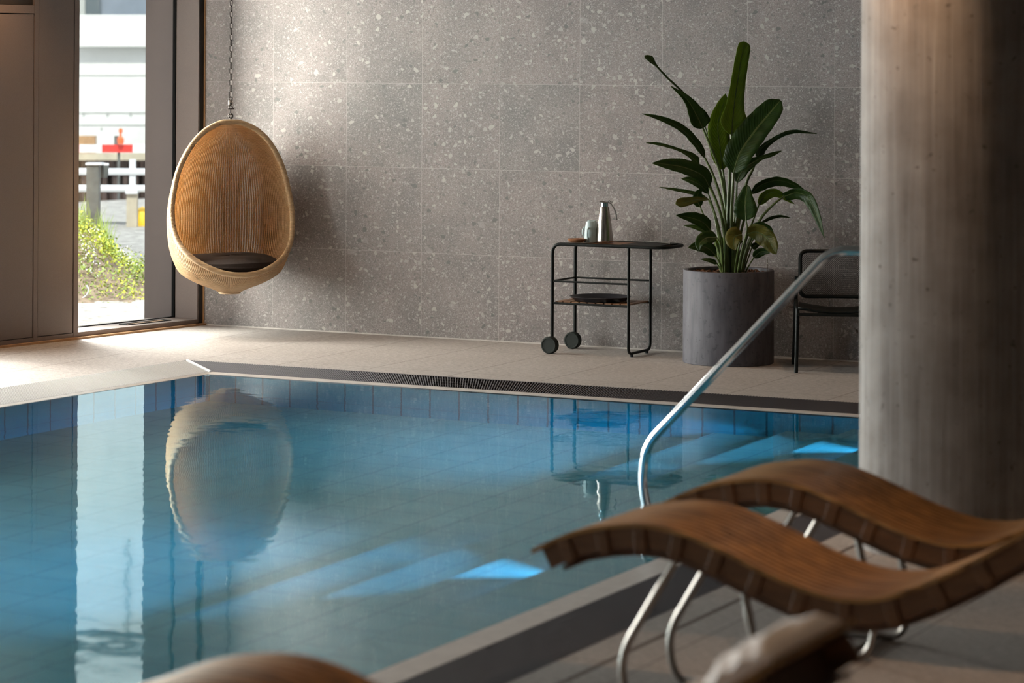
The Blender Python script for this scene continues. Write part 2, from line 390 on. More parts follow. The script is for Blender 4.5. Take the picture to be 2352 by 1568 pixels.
def fillet(pts, r, n=6, closed=False):
    """polyline with rounded corners"""
    P = [Vector(p) for p in pts]; out = []; N = len(P)
    for i in range(N):
        if not closed and i in (0, N-1): out.append(P[i]); continue
        a, b, c = P[i-1], P[i], P[(i+1) % N]; da = (a-b); dc = (c-b); rr = min(r, da.length*.48, dc.length*.48)
        p0 = b+da.normalized()*rr; p1 = b+dc.normalized()*rr
        for k in range(n+1):
            t = k/n; out.append(p0*(1-t)**2+b*2*t*(1-t)+p1*t*t)
    return out
def ipol(tab, x):
    if x <= tab[0][0]: return tab[0][1]
    for (a, b), (c, d) in zip(tab, tab[1:]):
        if x <= c: return b+(d-b)*(x-a)/(c-a)
    return tab[-1][1]
def spl(tab, x):
    """smooth interpolation"""
    n = len(tab)
    for i in range(n-1):
        if x <= tab[i+1][0] or i == n-2:
            x0, y0 = tab[i]; x1, y1 = tab[i+1]; h = x1-x0; t = max(0, min(1, (x-x0)/h))
            def sl(k):
                if k == 0: return (tab[1][1]-tab[0][1])/(tab[1][0]-tab[0][0])
                if k == n-1: return (tab[-1][1]-tab[-2][1])/(tab[-1][0]-tab[-2][0])
                return (tab[k+1][1]-tab[k-1][1])/(tab[k+1][0]-tab[k-1][0])
            return (2*t**3-3*t*t+1)*y0+(t**3-2*t*t+t)*h*sl(i)+(-2*t**3+3*t*t)*y1+(t**3-t*t)*h*sl(i+1)

# ================================================================== SETTING
ZW = -.045                      # water level
CH = 3.15                       # ceiling height
def lbox(mb, u0, u1, w0, w1, z0, z1, mi=0): return mb.obox(L(u0, w0, z0), UD*(u1-u0), WD*(w1-w0), ZU*(z1-z0), mi)

# back wall
struct(MB().box((.03, 0, -.02), (13.6, .25, CH)).build('wall_back', 'wall', smooth=False), 'grey conglomerate stone tile wall behind the pool')
struct(MB().box((-.045, -.006, 0), (-.005+.035, .25, CH)).build('trim_1', 'trim', smooth=False))
struct(MB().box((.03, -.006, 0), (13.6, 0.0, .008)).build('baseboard_back', 'coping', smooth=False))
# floor: outline pieces round the pool
LX = lambda Y: 1.223+(Y+2.003)*.0676             # outer edge of the left grate
def quad(mb, pts, th, mi=0):
    lo = [Vector(p)-ZU*th for p in pts]; hi = [Vector(p) for p in pts]; n = len(pts)
    return mb.add(lo+hi, [tuple(range(n))[::-1], tuple(range(n, 2*n))]+[(i, (i+1) % n, n+(i+1) % n, n+i) for i in range(n)], mi)
YN = -14.2
fl = MB()
quad(fl, [(13.6, 0, 0), (.0, 0, 0), (-.32, -2.04, 0), (13.6, -2.04, 0)][::-1], .12)
quad(fl, [(-.32, -2.04, 0), (LX(-2.04), -2.04, 0), (LX(YN), YN, 0), (-2.2, YN, 0)][::-1], .12)
quad(fl, [(7.228, -2.04, 0), (13.6, -2.04, 0), (13.6, YN, 0), (7.228, YN, 0)][::-1], .12)
quad(fl, [(-2.2, YN, 0), (13.6, YN, 0), (13.6, -20, 0), (-3.1, -20, 0)][::-1], .12)
struct(fl.build('floor', 'deck', smooth=False), 'beige stone tile deck round the pool')
struct(MB().box((-4, -20.2, CH), (13.8, .25, CH+.15)).build('ceiling', 'ceil', smooth=False))
struct(MB().box((13.6, -20, -.1), (13.8, .25, CH)).build('wall_right', 'ceil', smooth=False))
struct(MB().box((-3.4, -20.2, -.1), (13.8, -20, CH)).build('wall_front', 'ceil', smooth=False))

# pool shell with three steps along the right side
PZ = -1.28
CXL = lambda Y: 1.575+(Y+2.335)*.0676            # inner edge of left coping
YF = -2.32
def wallq(mb, a, b, z0, z1, mi=0): return mb.add([(a[0], a[1], z0), (b[0], b[1], z0), (b[0], b[1], z1), (a[0], a[1], z1)], [(0, 1, 2, 3)], mi)
pb = MB()
PL0, PL1 = (CXL(YF), YF), (CXL(YN+.3), YN+.3)
PR = 6.69
wallq(pb, PL0, (PR, YF), PZ, ZW-.002); wallq(pb, PL1, PL0, PZ, ZW-.002)
wallq(pb, (PR, YN+.3), PL1, PZ, ZW-.002)
struct(pb.build('wall_pool', 'pblue', smooth=False), 'blue tiled pool wall under the water')
struct(MB().add([(PL0[0], PL0[1], PZ), (PL1[0], PL1[1], PZ), (PR, YN+.3, PZ), (PR, YF, PZ)], [(0, 1, 2, 3)]).build('floor_pool', 'pfloor', smooth=False), 'teal tiled pool floor under the water')
st = MB()
XA, ZA, XB, ZB, XC, ZC = 6.27, -.31, 5.90, -.52, 5.50, -.76
for x0, x1, z1 in ((XA, PR, ZA), (XB, XA, ZB), (XC, XB, ZC), (5.05, XC, -1.02)): st.box((x0, YN+.3, PZ), (x1, YF, z1))
wallq(st, (PR, YF), (PR, YN+.3), ZA, ZW-.002)
struct(st.build('trim_2', 'pfloor', smooth=False), 'wide tiled steps under the water along the right side')
# coping rim at water level and sloping grates
def sloped(mb, pts, th=.03): return quad(mb, pts, th)
cp = MB()
gi = .21   # grate plan width, far side
GL0, GL1 = (LX(-2.04), -2.04), (LX(YN), YN)
GIX = lambda Y: 1.545+(Y+2.25)*.0676
zi = -.037
quad(cp, [(GIX(-2.25), -2.25, zi), (6.84, -2.25, zi), (PR, YF, ZW+.001), (PL0[0], YF, ZW+.001)][::-1], .05)
quad(cp, [(GIX(-2.25), -2.25, zi), (PL0[0], YF, ZW+.001), (PL1[0], PL1[1], ZW+.001), (GIX(YN), YN, zi)][::-1], .05)
quad(cp, [(6.84, -2.25, zi), (6.84, YN, zi), (PR, YN+.3, ZW+.001), (PR, YF, ZW+.001)][::-1], .05)
struct(cp.build('trim_3', 'coping', smooth=False), 'pale overflow rim at water level')
ch = MB()
quad(ch, [(GL0[0], -2.04, -.03), (7.228, -2.04, -.03), (6.84, -2.25, -.06), (GIX(-2.25), -2.25, -.06)][::-1], .06)
quad(ch, [(GL0[0], -2.04, -.03), (GIX(-2.25), -2.25, -.06), (GIX(YN), YN, -.06), (GL1[0], YN, -.03)][::-1], .06)
quad(ch, [(7.228, -2.04, -.03), (7.228, YN, -.03), (6.84, YN, -.06), (6.84, -2.25, -.06)][::-1], .06)
struct(ch.build('trim_4', 'gratehole', smooth=False))
def bar(mb, a, b, wv, hgt):
    """rod with rectangular section from a to b; wv = width vector"""
    a, b, wv = Vector(a), Vector(b), Vector(wv); mb.obox(a-wv/2-ZU*hgt, b-a, wv, ZU*hgt)
def grate(name, A0, A1, B0, B1, pitch, bw, nl, label, mat='grate'):
    """slats from outer line A to inner line B, spaced along the edge; thin longitudinal rods"""
    A0, A1, B0, B1 = map(Vector, (A0, A1, B0, B1)); mb = MB(); n = int((A1-A0).length/pitch); d = (A1-A0).normalized()
    tot = (A1-A0).length
    for i in range(n):
        t = (i+.5)/n; a = A0+(A1-A0)*t; b = B0+(B1-B0)*t
        bar(mb, a, b, d*bw, .02)
    for k in range(nl):
        t = k/(nl-1); a = A0+(B0-A0)*t; b = A1+(B1-A1)*t; wv = (B0-A0).normalized()*(.010 if k in (0, nl-1) else .006)
        bar(mb, a-ZU*.003, b-ZU*.003, wv, .010)
    return tag(mb.build(name, mat, smooth=False), label, 'grate')
zg = .002
grate('overflow_grate', (GL0[0]+.02, -2.045, zg), (7.2, -2.045, zg), (GIX(-2.25)+.02, -2.25, zi+zg), (6.86, -2.25, zi+zg), .0185, .0050, 5, 'slatted overflow grate along the far edge of the pool below the stone wall', 'grate_shaded')
grate('overflow_grate', (GL0[0], -2.06, zg), (LX(-13.0), -13.0, zg), (GIX(-2.25)-.004, -2.27, zi+zg), (GIX(-13.0), -13.0, zi+zg), .019, .0070, 5, 'slatted overflow grate along the window side of the pool')
grate('overflow_grate', (7.222, -2.06, zg), (7.222, -12.5, zg), (6.846, -2.27, zi+zg), (6.846, -12.5, zi+zg), .019, .0050, 7, 'slatted overflow grate under the loungers at the right edge of the pool', 'grate_shaded')
mb = MB(); a = Vector((GL0[0]+.008, -2.045, .006)); b = Vector((GIX(-2.25)+.006, -2.262, zi+.008)); bar(mb, a, b, (.010, .008, 0), .012)
tag(mb.build('mitre_bar', 'rail', smooth=False), 'bright metal bar on the mitred corner between two grates', 'bar')
# water
wt = MB().add([(PL0[0]-.03, YF+.03, ZW), (PL1[0]-.03, PL1[1]-.03, ZW), (PR+.03, YN+.27, ZW), (PR+.03, YF+.03, ZW)], [(0, 1, 2, 3)])
tag(wt.build('pool_water', 'water', smooth=False), 'still blue water filling the indoor pool', 'water', kind='stuff')

# underwater lamps in the step risers
def uw_lamp(x, y, z, ln, power, label):
    e = MB().box((x-.012, y-ln/2, z-.02), (x, y+ln/2, z+.02)).build('underwater_lamp', 'led', smooth=False)
    tag(e, label, 'lamp', 'blue lamps in the pool steps')
    ld = bpy.data.lights.new('lamp_light', 'AREA'); ld.shape = 'RECTANGLE'; ld.size = ln; ld.size_y = .05; ld.energy = power; ld.color = (.12, .58, 1)
    lo = bpy.data.objects.new('lamp_light', ld); COL.objects.link(lo); lo.location = (x-.02, y, z)
    ld.spread = radians(80); lo.rotation_euler = Vector((-1, 0, -.7)).to_track_quat('-Z', 'X').to_euler(); lo.parent = None
uw_lamp(XA, -6.95, -.46, 1.15, 70, 'blue underwater lamp below the top step nearest the loungers')
uw_lamp(XA, -3.1, -.46, 1.15, 70, 'blue underwater lamp below the top step at the far end')
uw_lamp(XC, -6.4, -.90, 1.3, .6, 'dim blue lamp below the third step near the loungers')
uw_lamp(XC, -3.6, -.90, 1.3, .6, 'dim blue lamp below the third step at the far end')

# ---- window wall (left)
def wobj(name, mat, boxes, kind=True, label=None, bevel=0):
    mb = MB()
    for b in boxes: lbox(mb, *b)
    o = mb.build(name, mat, smooth=False, bevel=bevel)
    if kind: struct(o, label)
    return o
WT = 2.95
wobj('wall_left', 'panel', [(-.05, 20.3, .0, .45, WT, CH)], label='brown metal clad window wall')
wobj('trim_5', 'seal', [(-.12, .048, .03, .45, 0, WT), (1.30, 2.55, .045, .25, 0, WT)])
wobj('window_1', 'panel', [(.048, 1.299, .0, .232, 0, .046), (.05, 1.299, .255, .45, -.06, .03), (.012, .05, .0, .232, .0, WT), (.0495, .056, .002, .222, .046, WT)], label='tall narrow window opening in the brown metal wall').name = 'window_1'
wobj('window_2', 'darkgap', [(0.0, .046, -.004, .05, .0, WT), (1.346, 2.50, .022, .04, 2.33, WT)])
wobj('trim_50', plain('panel_shaded_reveal', (.075, .055, .050), .55), [(.035, .06, .255, .53, 0, WT)])  # panel colour darkened so the outer reveal looks shaded
# black double seals beside the glass
wobj('trim_6', 'seal', [(.05, .062, .226, .236, .046, WT), (.05, .058, .240, .256, .046, WT), (.05, 1.3, .234, .256, .046, .052)])
wobj('window_3', 'pane', [(.058, 1.30, .243, .247, .052, WT)], label='clear glass pane of the narrow window')
# solid panels and frame members
fr = [(1.299, 1.344, 0, .25, 0, WT), (1.694, 1.733, 0, .045, 0, WT), (1.346, 1.692, .0, .045, 0, .043), (1.735, 2.5, .0, .045, 0, .043), (1.737, 2.5, 0, .045, 2.272, 2.328), (2.5, 2.62, 0, .25, 0, WT)]
for i, b in enumerate(fr): wobj('trim_%d' % (7+i), 'panel', [b])
wobj('trim_13', 'panel', [(1.351, 1.689, .003, .045, .048, WT)], label='tall brown metal infill panel beside the narrow window')
wobj('trim_14', 'panel', [(1.740, 2.5, .003, .045, .048, 2.267)], label='wide brown metal infill panel at the left edge')
wobj('baseboard_left', 'trim', [(-.02, 2.62, -.035, .0, .0, .014)], label='tan skirting strip along the foot of the window wall')
# vent in the sill
vt = empty('sill_vent', L(.45, .12, .047), 'narrow slotted metal vent set in the dark window sill', 'vent')
mb = MB()
for wv in (.08, .15): lbox(mb, .25, .72, wv, wv+.012, .046, .052)
for uu in (.25, .708): lbox(mb, uu, uu+.012, .08, .162, .046, .052)
mb.build('vent_frame', 'black', vt, smooth=False)
mb = MB(); lbox(mb, .30, .67, .108, .13, .046, .050); mb.build('vent_slat', 'trim', vt, smooth=False)
# further windows of the same wall, nearer the camera
u_ = 2.62; k = 4
for (a, b) in ((2.62, 4.5), (4.9, 6.8), (7.2, 9.1), (9.5, 11.4), (11.8, 13.7), (14.1, 16.0), (16.4, 18.3)):
    wobj('trim_%d' % (k+11), 'panel', [(b, b+.4, 0, .25, 0, WT), (a, b, 0, .25, 0, .10)])
    wobj('window_%d' % k, 'pane', [(a, b, .12, .124, .10, WT)]); k += 1
wobj('trim_40', 'panel', [(18.3, 20.4, 0, .25, 0, WT)])
# daylight portals outside the glazing guide the sky's light indoors
def portal(u0_, u1_, w_):
    ld = bpy.data.lights.new('sky_portal', 'AREA'); ld.shape = 'RECTANGLE'; ld.size = u1_-u0_; ld.size_y = WT-.06; ld.cycles.is_portal = True
    lo = bpy.data.objects.new('sky_portal', ld); COL.objects.link(lo); lo.location = L((u0_+u1_)/2, w_, (WT+.06)/2)
    lo.matrix_world = Matrix.Translation(L((u0_+u1_)/2, w_, (WT+.06)/2)) @ WB
portal(.06, 1.29, .27)

# ---- column
o = MB().lathe([(.4, -.02), (.4, CH)], (7.75, -6.28, 0), 96).build('column', 'column'); struct(o, 'round board-marked concrete column')

# ================================================================== CEILING LAMPS (warm)
def downlight(x, y, e, label, size=50, blend=.9, aim=(0, 0, -1)):
    r = empty('ceiling_light', (x, y, CH), label, 'light', 'warm ceiling downlights')
    MB().lathe([(.05, 0), (.062, 0), (.062, -.012), (.05, -.012)], (x, y, CH), 24).build('frame', 'steel2', r)
    MB().lathe([(0.0, -.004), (.05, -.004), (.05, -.002), (0, -.002)], (x, y, CH), 24).build('diffuser', 'lamp', r)
    ld = bpy.data.lights.new('downlight', 'SPOT'); ld.energy = e; ld.color = (1, .60, .32); ld.spot_size = radians(size); ld.spot_blend = blend; ld.shadow_soft_size = .05
    lo = bpy.data.objects.new('downlight', ld); COL.objects.link(lo); lo.location = (x, y, CH-.03); lo.rotation_euler = Vector(aim).to_track_quat('-Z', 'Y').to_euler()
downlight(7.5, -7.0, 110, 'warm downlight in the ceiling in front of the concrete column', 50, .8, (.1, .35, -1))
for i, (x, y, e, s_) in enumerate(((9.0, -9.6, 110, 'over the two loungers'), (8.2, -12.4, 45, 'over the lounger nearest the camera'), (10.8, -5.5, 50, 'behind the concrete column'),
                    (5.6, -1.0, 34, 'over the mesh chair'), (3.4, -1.2, 45, 'over the trolley'), (1.2, -1.3, 30, 'over the hanging chair'), (-.05, -2.3, 110, 'beside the window wall'), (7.3, -3.2, 60, 'at the far right pool corner'))):
    downlight(x, y, e, 'warm ceiling downlight '+s_, 95)

# ================================================================== HANGING EGG CHAIR
EC = Vector((.597, -.543, 0)); KX = 1/322.
ech = empty('hanging_chair', (EC.x, EC.y, .306), 'egg-shaped woven rattan chair hanging on a chain in the corner by the window', 'hanging chair')
PSI = YAW-radians(17)
NF = -Vector((sin(YAW), cos(YAW), 0)); NF = Matrix.Rotation(radians(20), 3, 'Z') @ NF      # opening direction
NS = Vector((-NF.y, NF.x, 0))
rt = [(0, 22), (8, 40), (23, 78), (44, 112), (74, 129), (100, 137), (127, 141), (160, 143), (190, 142), (231, 135.5), (289, 120), (341, 92), (371, 62), (386, 32), (392, 8), (393.4, 0)]
rtab = [(.306+a*KX, b*KX) for a, b in rt]
ctab = [(.306+a*KX, b*KX) for a, b in ((0, 160), (40, 122), (47, 116), (62, 104), (84, 82), (127, 45), (176, 24), (255, 11), (340, 12), (375, 9), (393.4, 2))]
R_ = lambda z: max(.0005, spl(rtab, z)); C_ = lambda z: spl(ctab, z)
def epos(z, th, dr=0):
    """th measured from the opening direction"""
    r = R_(z)+dr; return Vector((EC.x, EC.y, z))+NF*(r*cos(th))+NS*(r*sin(th))
ZB0, ZT0 = .307, 1.522
zs = [ZB0+(ZT0-ZB0)*(.5-.5*cos(pi*i/90)) for i in range(91)]
def inside(z, th): return R_(z)*cos(th) <= C_(z)+1e-6
NR = 150
rib = MB()
for k_ in range(NR):
    th = 2*pi*(k_+.5)/NR; run = []
    for z in zs+[None]:
        if z is not None and inside(z, th): run.append(z); continue
        if len(run) > 1:
            # ribbon with oval section (6 pts)
            vs = []
            for z2 in run:
                wa = .40*2*pi/NR
                for da, dr in ((-wa, 0), (-wa*.82, .0036), (wa*.82, .0036), (wa, 0), (wa*.82, -.0036), (-wa*.82, -.0036)): vs.append(epos(z2, th+da, dr))
            fs = [(i*6+j, i*6+(j+1) % 6, (i+1)*6+(j+1) % 6, (i+1)*6+j) for i in range(len(run)-1) for j in range(6)]
            rib.add(vs, fs)
        run = []
rib.build('woven_shell', 'rat_in', ech)
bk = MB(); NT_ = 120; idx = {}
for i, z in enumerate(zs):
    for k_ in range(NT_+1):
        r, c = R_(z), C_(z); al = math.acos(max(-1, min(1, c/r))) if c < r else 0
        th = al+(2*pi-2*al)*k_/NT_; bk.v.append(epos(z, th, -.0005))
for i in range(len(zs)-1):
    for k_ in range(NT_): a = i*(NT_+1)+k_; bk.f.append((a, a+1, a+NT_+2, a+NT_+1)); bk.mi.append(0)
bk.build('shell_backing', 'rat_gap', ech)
# rim
zb = [z/1000 for z in range(400, 520, 1)]; zbot = next(z for z in zb if R_(z) >= C_(z))
side = []
for i in range(61):
    z = zbot+(ZT0-.004-zbot)*(.5-.5*cos(pi*i/60)); r, c = R_(z), C_(z); side.append((z, math.acos(max(-1, min(1, c/r)))))
loop = [epos(z, a) for z, a in side]+[epos(z, -a) for z, a in side[-2:0:-1]]
MB().tube(loop, .0195, 12, closed=True).build('rim', 'rim', ech)
MB().lathe([(.02, 0), (.075, .0), (.08, .006), (.075, .014), (.02, .016)], (EC.x, EC.y, .297), 28).build('base_disc', 'rim', ech)
# second thin braid just outside the rim
loop2 = [epos(z, a+.035/max(.05, R_(z)), .004) for z, a in side[:-4]]; MB().tube(loop2, .006, 6).build('braid', 'rim', ech)
loop2 = [epos(z, -a-.035/max(.05, R_(z)), .004) for z, a in side[:-4]]; MB().tube(loop2, .006, 6).build('braid', 'rim', ech)
# ring, shackle, spring and chain links
TP = Vector((EC.x, EC.y, 1.535))
def ring(c, R, r, ax, n=20, sx=1., sz=1.):
    c = Vector(c); ax = Vector(ax).normalized(); a = ZU if abs(ax.z) < .9 else Vector((1, 0, 0)); b = ax.cross(a)
    return MB().tube([c+a*(sin(2*pi*k/n)*R*sz)+b*(cos(2*pi*k/n)*R*sx) for k in range(n)], r, 8, closed=True)
MB().tube([TP-ZU*.02, TP+ZU*.012], .008, 8).build('eye_bolt', 'chain', ech)
ring(TP+ZU*.026, .015, .0055, -fwd).build('eye_ring', 'chain', ech)
ring(TP+ZU*.055, .016, .004, cr, 20, .7, 1.3).build('shackle', 'chain', ech)
MB().tube([TP+ZU*.078-cr*.016, TP+ZU*.078+cr*.026], .005, 8).build('shackle_pin', 'chain', ech)
ring(TP+ZU*.088, .013, .004, -fwd, 20, 1, 1).build('hook', 'chain', ech)
sp_ = [TP+ZU*(.103+.034*i/60)+cr*(.017*cos(i/60*2*pi*5))+fwd*(.017*sin(i/60*2*pi*5)) for i in range(61)]
MB().tube(sp_, .0032, 6).build('spring', 'steel', ech)
ring(TP+ZU*.150, .013, .0035, -fwd).build('hook', 'chain', ech)
def link(c, ax):
    c = Vector(c); ax = Vector(ax).normalized(); b = ax.cross(ZU).normalized(); hw, hh = .0095, .0235; pts = []
    for k in range(24):
        an = 2*pi*k/24; x = cos(an); z = sin(an); pts.append(c+b*(hw*x)+ZU*((hh-hw)*(1 if z >= 0 else -1)+hw*z))
    return MB().tube(pts, .0032, 6, closed=True)
z0 = TP.z+.182; ca, sa = cos(.5), sin(.5)
ax1 = -(fwd*cos(.25)+cr*sin(.25)); ax2 = ax1.cross(ZU)
l1 = link((TP.x, TP.y, z0), ax1).build('chain_link', 'chain', ech); l2 = link((TP.x, TP.y, z0+.0405), ax2).build('chain_link', 'chain', ech)
n_l = int((CH-z0)/.0405)-1
for i in range(2, n_l+1):
    c = (l1 if i % 2 == 0 else l2).copy(); COL.objects.link(c); c.parent = ech; c.location = (0, 0, .0405*(i-i % 2))
MB().lathe([(0, -.05), (.006, -.05), (.006, -.012), (.04, -.012), (.04, 0), (0, 0)], (TP.x, TP.y, CH), 20).build('ceiling_hook', 'chain', ech)
# cushion inside
cu_ = MB(); cc = Vector((EC.x, EC.y, 0))-NF*.00
prof = [(.0, .415), (.20, .42), (.29, .44), (.335, .475), (.350, .51), (.338, .54), (.29, .562), (.16, .572), (0, .570)]
n_ = 48; vs = []
for r, z in prof:
    for k_ in range(n_):
        a = 2*pi*k_/n_; rr = r*(1+.012*sin(5*a)); zz = z+.004*sin(3*a+1)*(1 if z > .45 else 0)+.010*(cos(a)*-1)*(z > .45)*(r/.33)
        vs.append(cc+NF*(rr*cos(a))+NS*(rr*sin(a))+ZU*zz)
cu_.add(vs, [(i*n_+k_, i*n_+(k_+1) % n_, (i+1)*n_+(k_+1) % n_, (i+1)*n_+k_) for i in range(len(prof)-1) for k_ in range(n_)])
cus = empty('seat_cushion', (EC.x, EC.y, .385), 'round dark brown seat cushion lying inside the hanging egg chair', 'cushion')
cu_.build('cushion_body', 'cushion', cus)
MB().tube([cc+NF*(.351*cos(a))+NS*(.351*sin(a))+ZU*(.512-.010*cos(a)) for a in [2*pi*i/48 for i in range(48)]], .005, 6, closed=True).build('piping', 'cushion', cus)

# ================================================================== TROLLEY
tx0, tx1, ty0, ty1, tz = 3.128, 3.690, -.50, -.14, .735
tr = empty('serving_trolley', (tx0, -.32, 0), 'black tube serving trolley with wooden slat top and two wheels against the stone wall', 'trolley')
R1 = .0115
xe = 3.955
top = [(tx0, ty0, .085), (tx0, ty0, tz), (xe, ty0, tz), (xe, ty1, tz), (tx0, ty1, tz), (tx0, ty1, .085)]
pts = fillet(top[:2]+[top[2]], .06)[:-1]+fillet(top[1:5], .12)[1:-1]+fillet(top[3:], .06)[1:]
def uniq(ps):
    o = [ps[0]]
    for q in ps[1:]:
        if (q-o[-1]).length > 1e-4: o.append(q)
    return o
A = Vector; pts = uniq([A(top[0])]+fillet([top[0], top[1], top[2]], .065)[1:-1]+fillet([top[1], top[2], top[3]], .12)[1:-1]+fillet([top[2], top[3], top[4]], .12)[1:-1]+fillet([top[3], top[4], top[5]], .065)[1:-1]+[A(top[5])])
MB().tube(pts, R1, 12).build('main_frame', 'black', tr)
lg = fillet([(tx1, ty0, tz-.01), (tx1, ty0, .022), (tx1, ty1, .022), (tx1, ty1, tz-.01)], .05)
MB().tube(lg, .0095, 12).build('leg_loop', 'black', tr)
for y in (ty0+.055, ty1-.055): MB().lathe([(.011, 0), (.011, .016)], (tx1, y, .0), 14).build('foot', 'black', tr)
mb = MB()
for z in (.485,):
    mb.tube([(tx0, ty0, z), (tx1, ty0, z)], .0065, 8).tube([(tx0, ty1, z), (tx1, ty1, z)], .0065, 8).tube([(tx0, ty0, z), (tx0, ty1, z)], .0065, 8)
mb.build('middle_rail', 'black', tr)
for y in (ty0, ty1): MB().tube([(tx0, y, .338), (tx1, y, .338)], .0075, 8).build('shelf_rail', 'black', tr)
mb = MB()
for i in range(9):
    x = tx0+.018+i*.0605; mb.box((x, ty0+.012, .341), (x+.05, ty1-.012, .351))
mb.build('lower_shelf', 'slat', tr, smooth=False, bevel=.002)
mb = MB()
for i in range(6):
    y = ty0+.014+i*.0565; mb.box((tx0+.07, y, tz-.006), (xe-.09, y+.050, tz+.006))
mb.build('top_slats', 'slat', tr, smooth=False, bevel=.002)
MB().box((3.62, ty0+.013, tz+.0065), (xe-.06, ty1-.013, tz+.0105)).build('top_plate', 'black', tr, smooth=False)
for y in (ty0, ty1):
    wz = .0575
    wh = MB().lathe([(.0, -.022), (.044, -.022), (.046, -.0245), (.052, -.0245), (.0575, -.019), (.0575, .019), (.052, .0245), (.046, .0245), (.044, .022), (0, .022)], (tx0-.003, y-.026 if y == ty0 else y-.026, wz), 40, (0, 1, 0)).build('wheel', 'wheel', tr)
    MB().lathe([(0, -.006), (.012, -.006), (.012, .006), (0, .006)], (tx0-.003, (y-.026)+.03, wz), 16, (0, 1, 0)).build('hub', 'black', wh)
    MB().tube([(tx0, y, .09), (tx0-.001, y+.004, .0575)], .010, 10).build('wheel_fork', 'black', tr)
ZT = tz+.0115
# round tray on the lower shelf
ty = empty('serving_tray', (3.405, -.33, .352), 'round black tray lying on the lower shelf of the trolley', 'tray')
MB().lathe([(0, 0), (.155, 0), (.175, .004), (.203, .030), (.206, .030), (.206, .026), (.178, -.001+.001), (.0, .0)][:1]+[(.15, 0), (.172, .003), (.202, .028), (.207, .030), (.205, .032), (.198, .030), (.168, .006), (.15, .004), (0, .004)], (3.405, -.33, .352), 64).build('tray_dish', plain('matt_black_tray', (.012, .012, .018), .4), ty)
# carafe
cxy = (3.435, -.335); kf = empty('vacuum_carafe', (cxy[0], cxy[1], ZT), 'tall brushed steel vacuum carafe standing on the trolley top', 'carafe')
MB().lathe([(.0, 0), (.058, 0), (.060, .003), (.0595, .012), (.056, .06), (.050, .115), (.043, .165), (.036, .205), (.0305, .235), (.028, .240), (.0, .240)], (*cxy, ZT), 56).build('body', 'steel', kf)
MB().lathe([(.0, .238), (.024, .238), (.024, .262), (.0235, .266), (0, .266)], (*cxy, ZT), 40).build('collar', plain('blue_tinted_chrome', (.40, .62, .75), .12, 1), kf)
mb = MB(); C0 = Vector((*cxy, ZT)); s1 = -cr
vs = []; pr = [(-.043, .274), (-.028, .268), (.0, .266), (.024, .266), (.028, .270), (.0, .276), (-.028, .278)]
for off_, sc_ in ((-.017, .8), (0, 1), (.017, .8)): vs += [C0+cr*(x*sc_)+ZU*z+fwd*off_ for x, z in pr]
n7 = len(pr); mb.add(vs, [(i*n7+j, i*n7+(j+1) % n7, (i+1)*n7+(j+1) % n7, (i+1)*n7+j) for i in (0, 1) for j in range(n7)]+[tuple(range(n7))[::-1], tuple(2*n7+j for j in range(n7))])
mb.build('spout_lid', 'chrome', kf)
hp = smoothpath([C0+cr*.022+ZU*.268, C0+cr*.040+ZU*.262, C0+cr*.060+ZU*.235, C0+cr*.078+ZU*.195, C0+cr*.083+ZU*.15], 6)
mb = MB(); N = len(hp)
vs = []
for i, p_ in enumerate(hp):
    t_ = (hp[min(i+1, N-1)]-hp[max(i-1, 0)]).normalized(); nn = t_.cross(fwd).normalized(); wd_ = .010*(1-.45*i/N); th_ = .0045
    vs += [p_+fwd*wd_+nn*th_, p_-fwd*wd_+nn*th_, p_-fwd*wd_-nn*th_, p_+fwd*wd_-nn*th_]
mb.add(vs, [(i*4+j, i*4+(j+1) % 4, (i+1)*4+(j+1) % 4, (i+1)*4+j) for i in range(N-1) for j in range(4)]+[(3, 2, 1, 0), tuple((N-1)*4+j for j in range(4))])
mb.build('handle', 'steel', kf, bevel=.001)
MB().tube(smoothpath([C0+cr*.022+ZU*.272, C0+cr*.032+ZU*.281, C0+cr*.044+ZU*.270, C0+cr*.055+ZU*.272], 5), .003, 8).build('thumb_lever', 'chrome', kf)
# inverted mugs
def mug(x, y, hd, label, sc=1.0):
    m_ = empty('mug', (x, y, ZT), label, 'mug', 'pale mugs on the trolley'); c = Vector((x, y, ZT))
    MB().lathe([(.043*sc, .0), (.0455*sc, .003), (.0445*sc, .04), (.039*sc, .09), (.032*sc, .132), (.028*sc, .138), (.024*sc, .138), (.022*sc, .134), (0, .134)], c, 40).build('mug_body', 'mug', m_)
    hd = Vector(hd).normalized(); hpts = smoothpath([c+hd*(.036*sc)+ZU*.095, c+hd*.058+ZU*.088, c+hd*.066+ZU*.058, c+hd*.056+ZU*.030, c+hd*(.043*sc)+ZU*.026], 6)
    MB().tube(hpts, .0055, 8).build('handle', 'mug', m_)
mug(3.345, -.36, -fwd*.9-cr*.35, 'pale blue upside-down mug nearest the steel carafe')
mug(3.300, -.245, -cr*.9-fwd*.3, 'pale blue upside-down mug half hidden behind another, nearer the wooden bowl', 1.)
# wooden bowl
bo = empty('wooden_bowl', (3.275, -.43, ZT), 'small shallow wooden bowl at the left end of the trolley top', 'bowl')
MB().lathe([(0, 0), (.035, 0), (.055, .008), (.063, .022), (.060, .025), (.052, .022), (.04, .012), (0, .008)], (3.275, -.43, ZT), 40).build('bowl_body', 'bowl', bo)
for i in range(7):
    a = i*.9; MB().lathe([(0, -.006), (.008, -.003), (.009, .0), (.008, .004), (0, .007)], (3.275+.028*cos(a)*(i > 0), -.43+.028*sin(a)*(i > 0), ZT+.019), 10).build('bowl_filling', 'trim' if i % 2 else 'chip', bo)
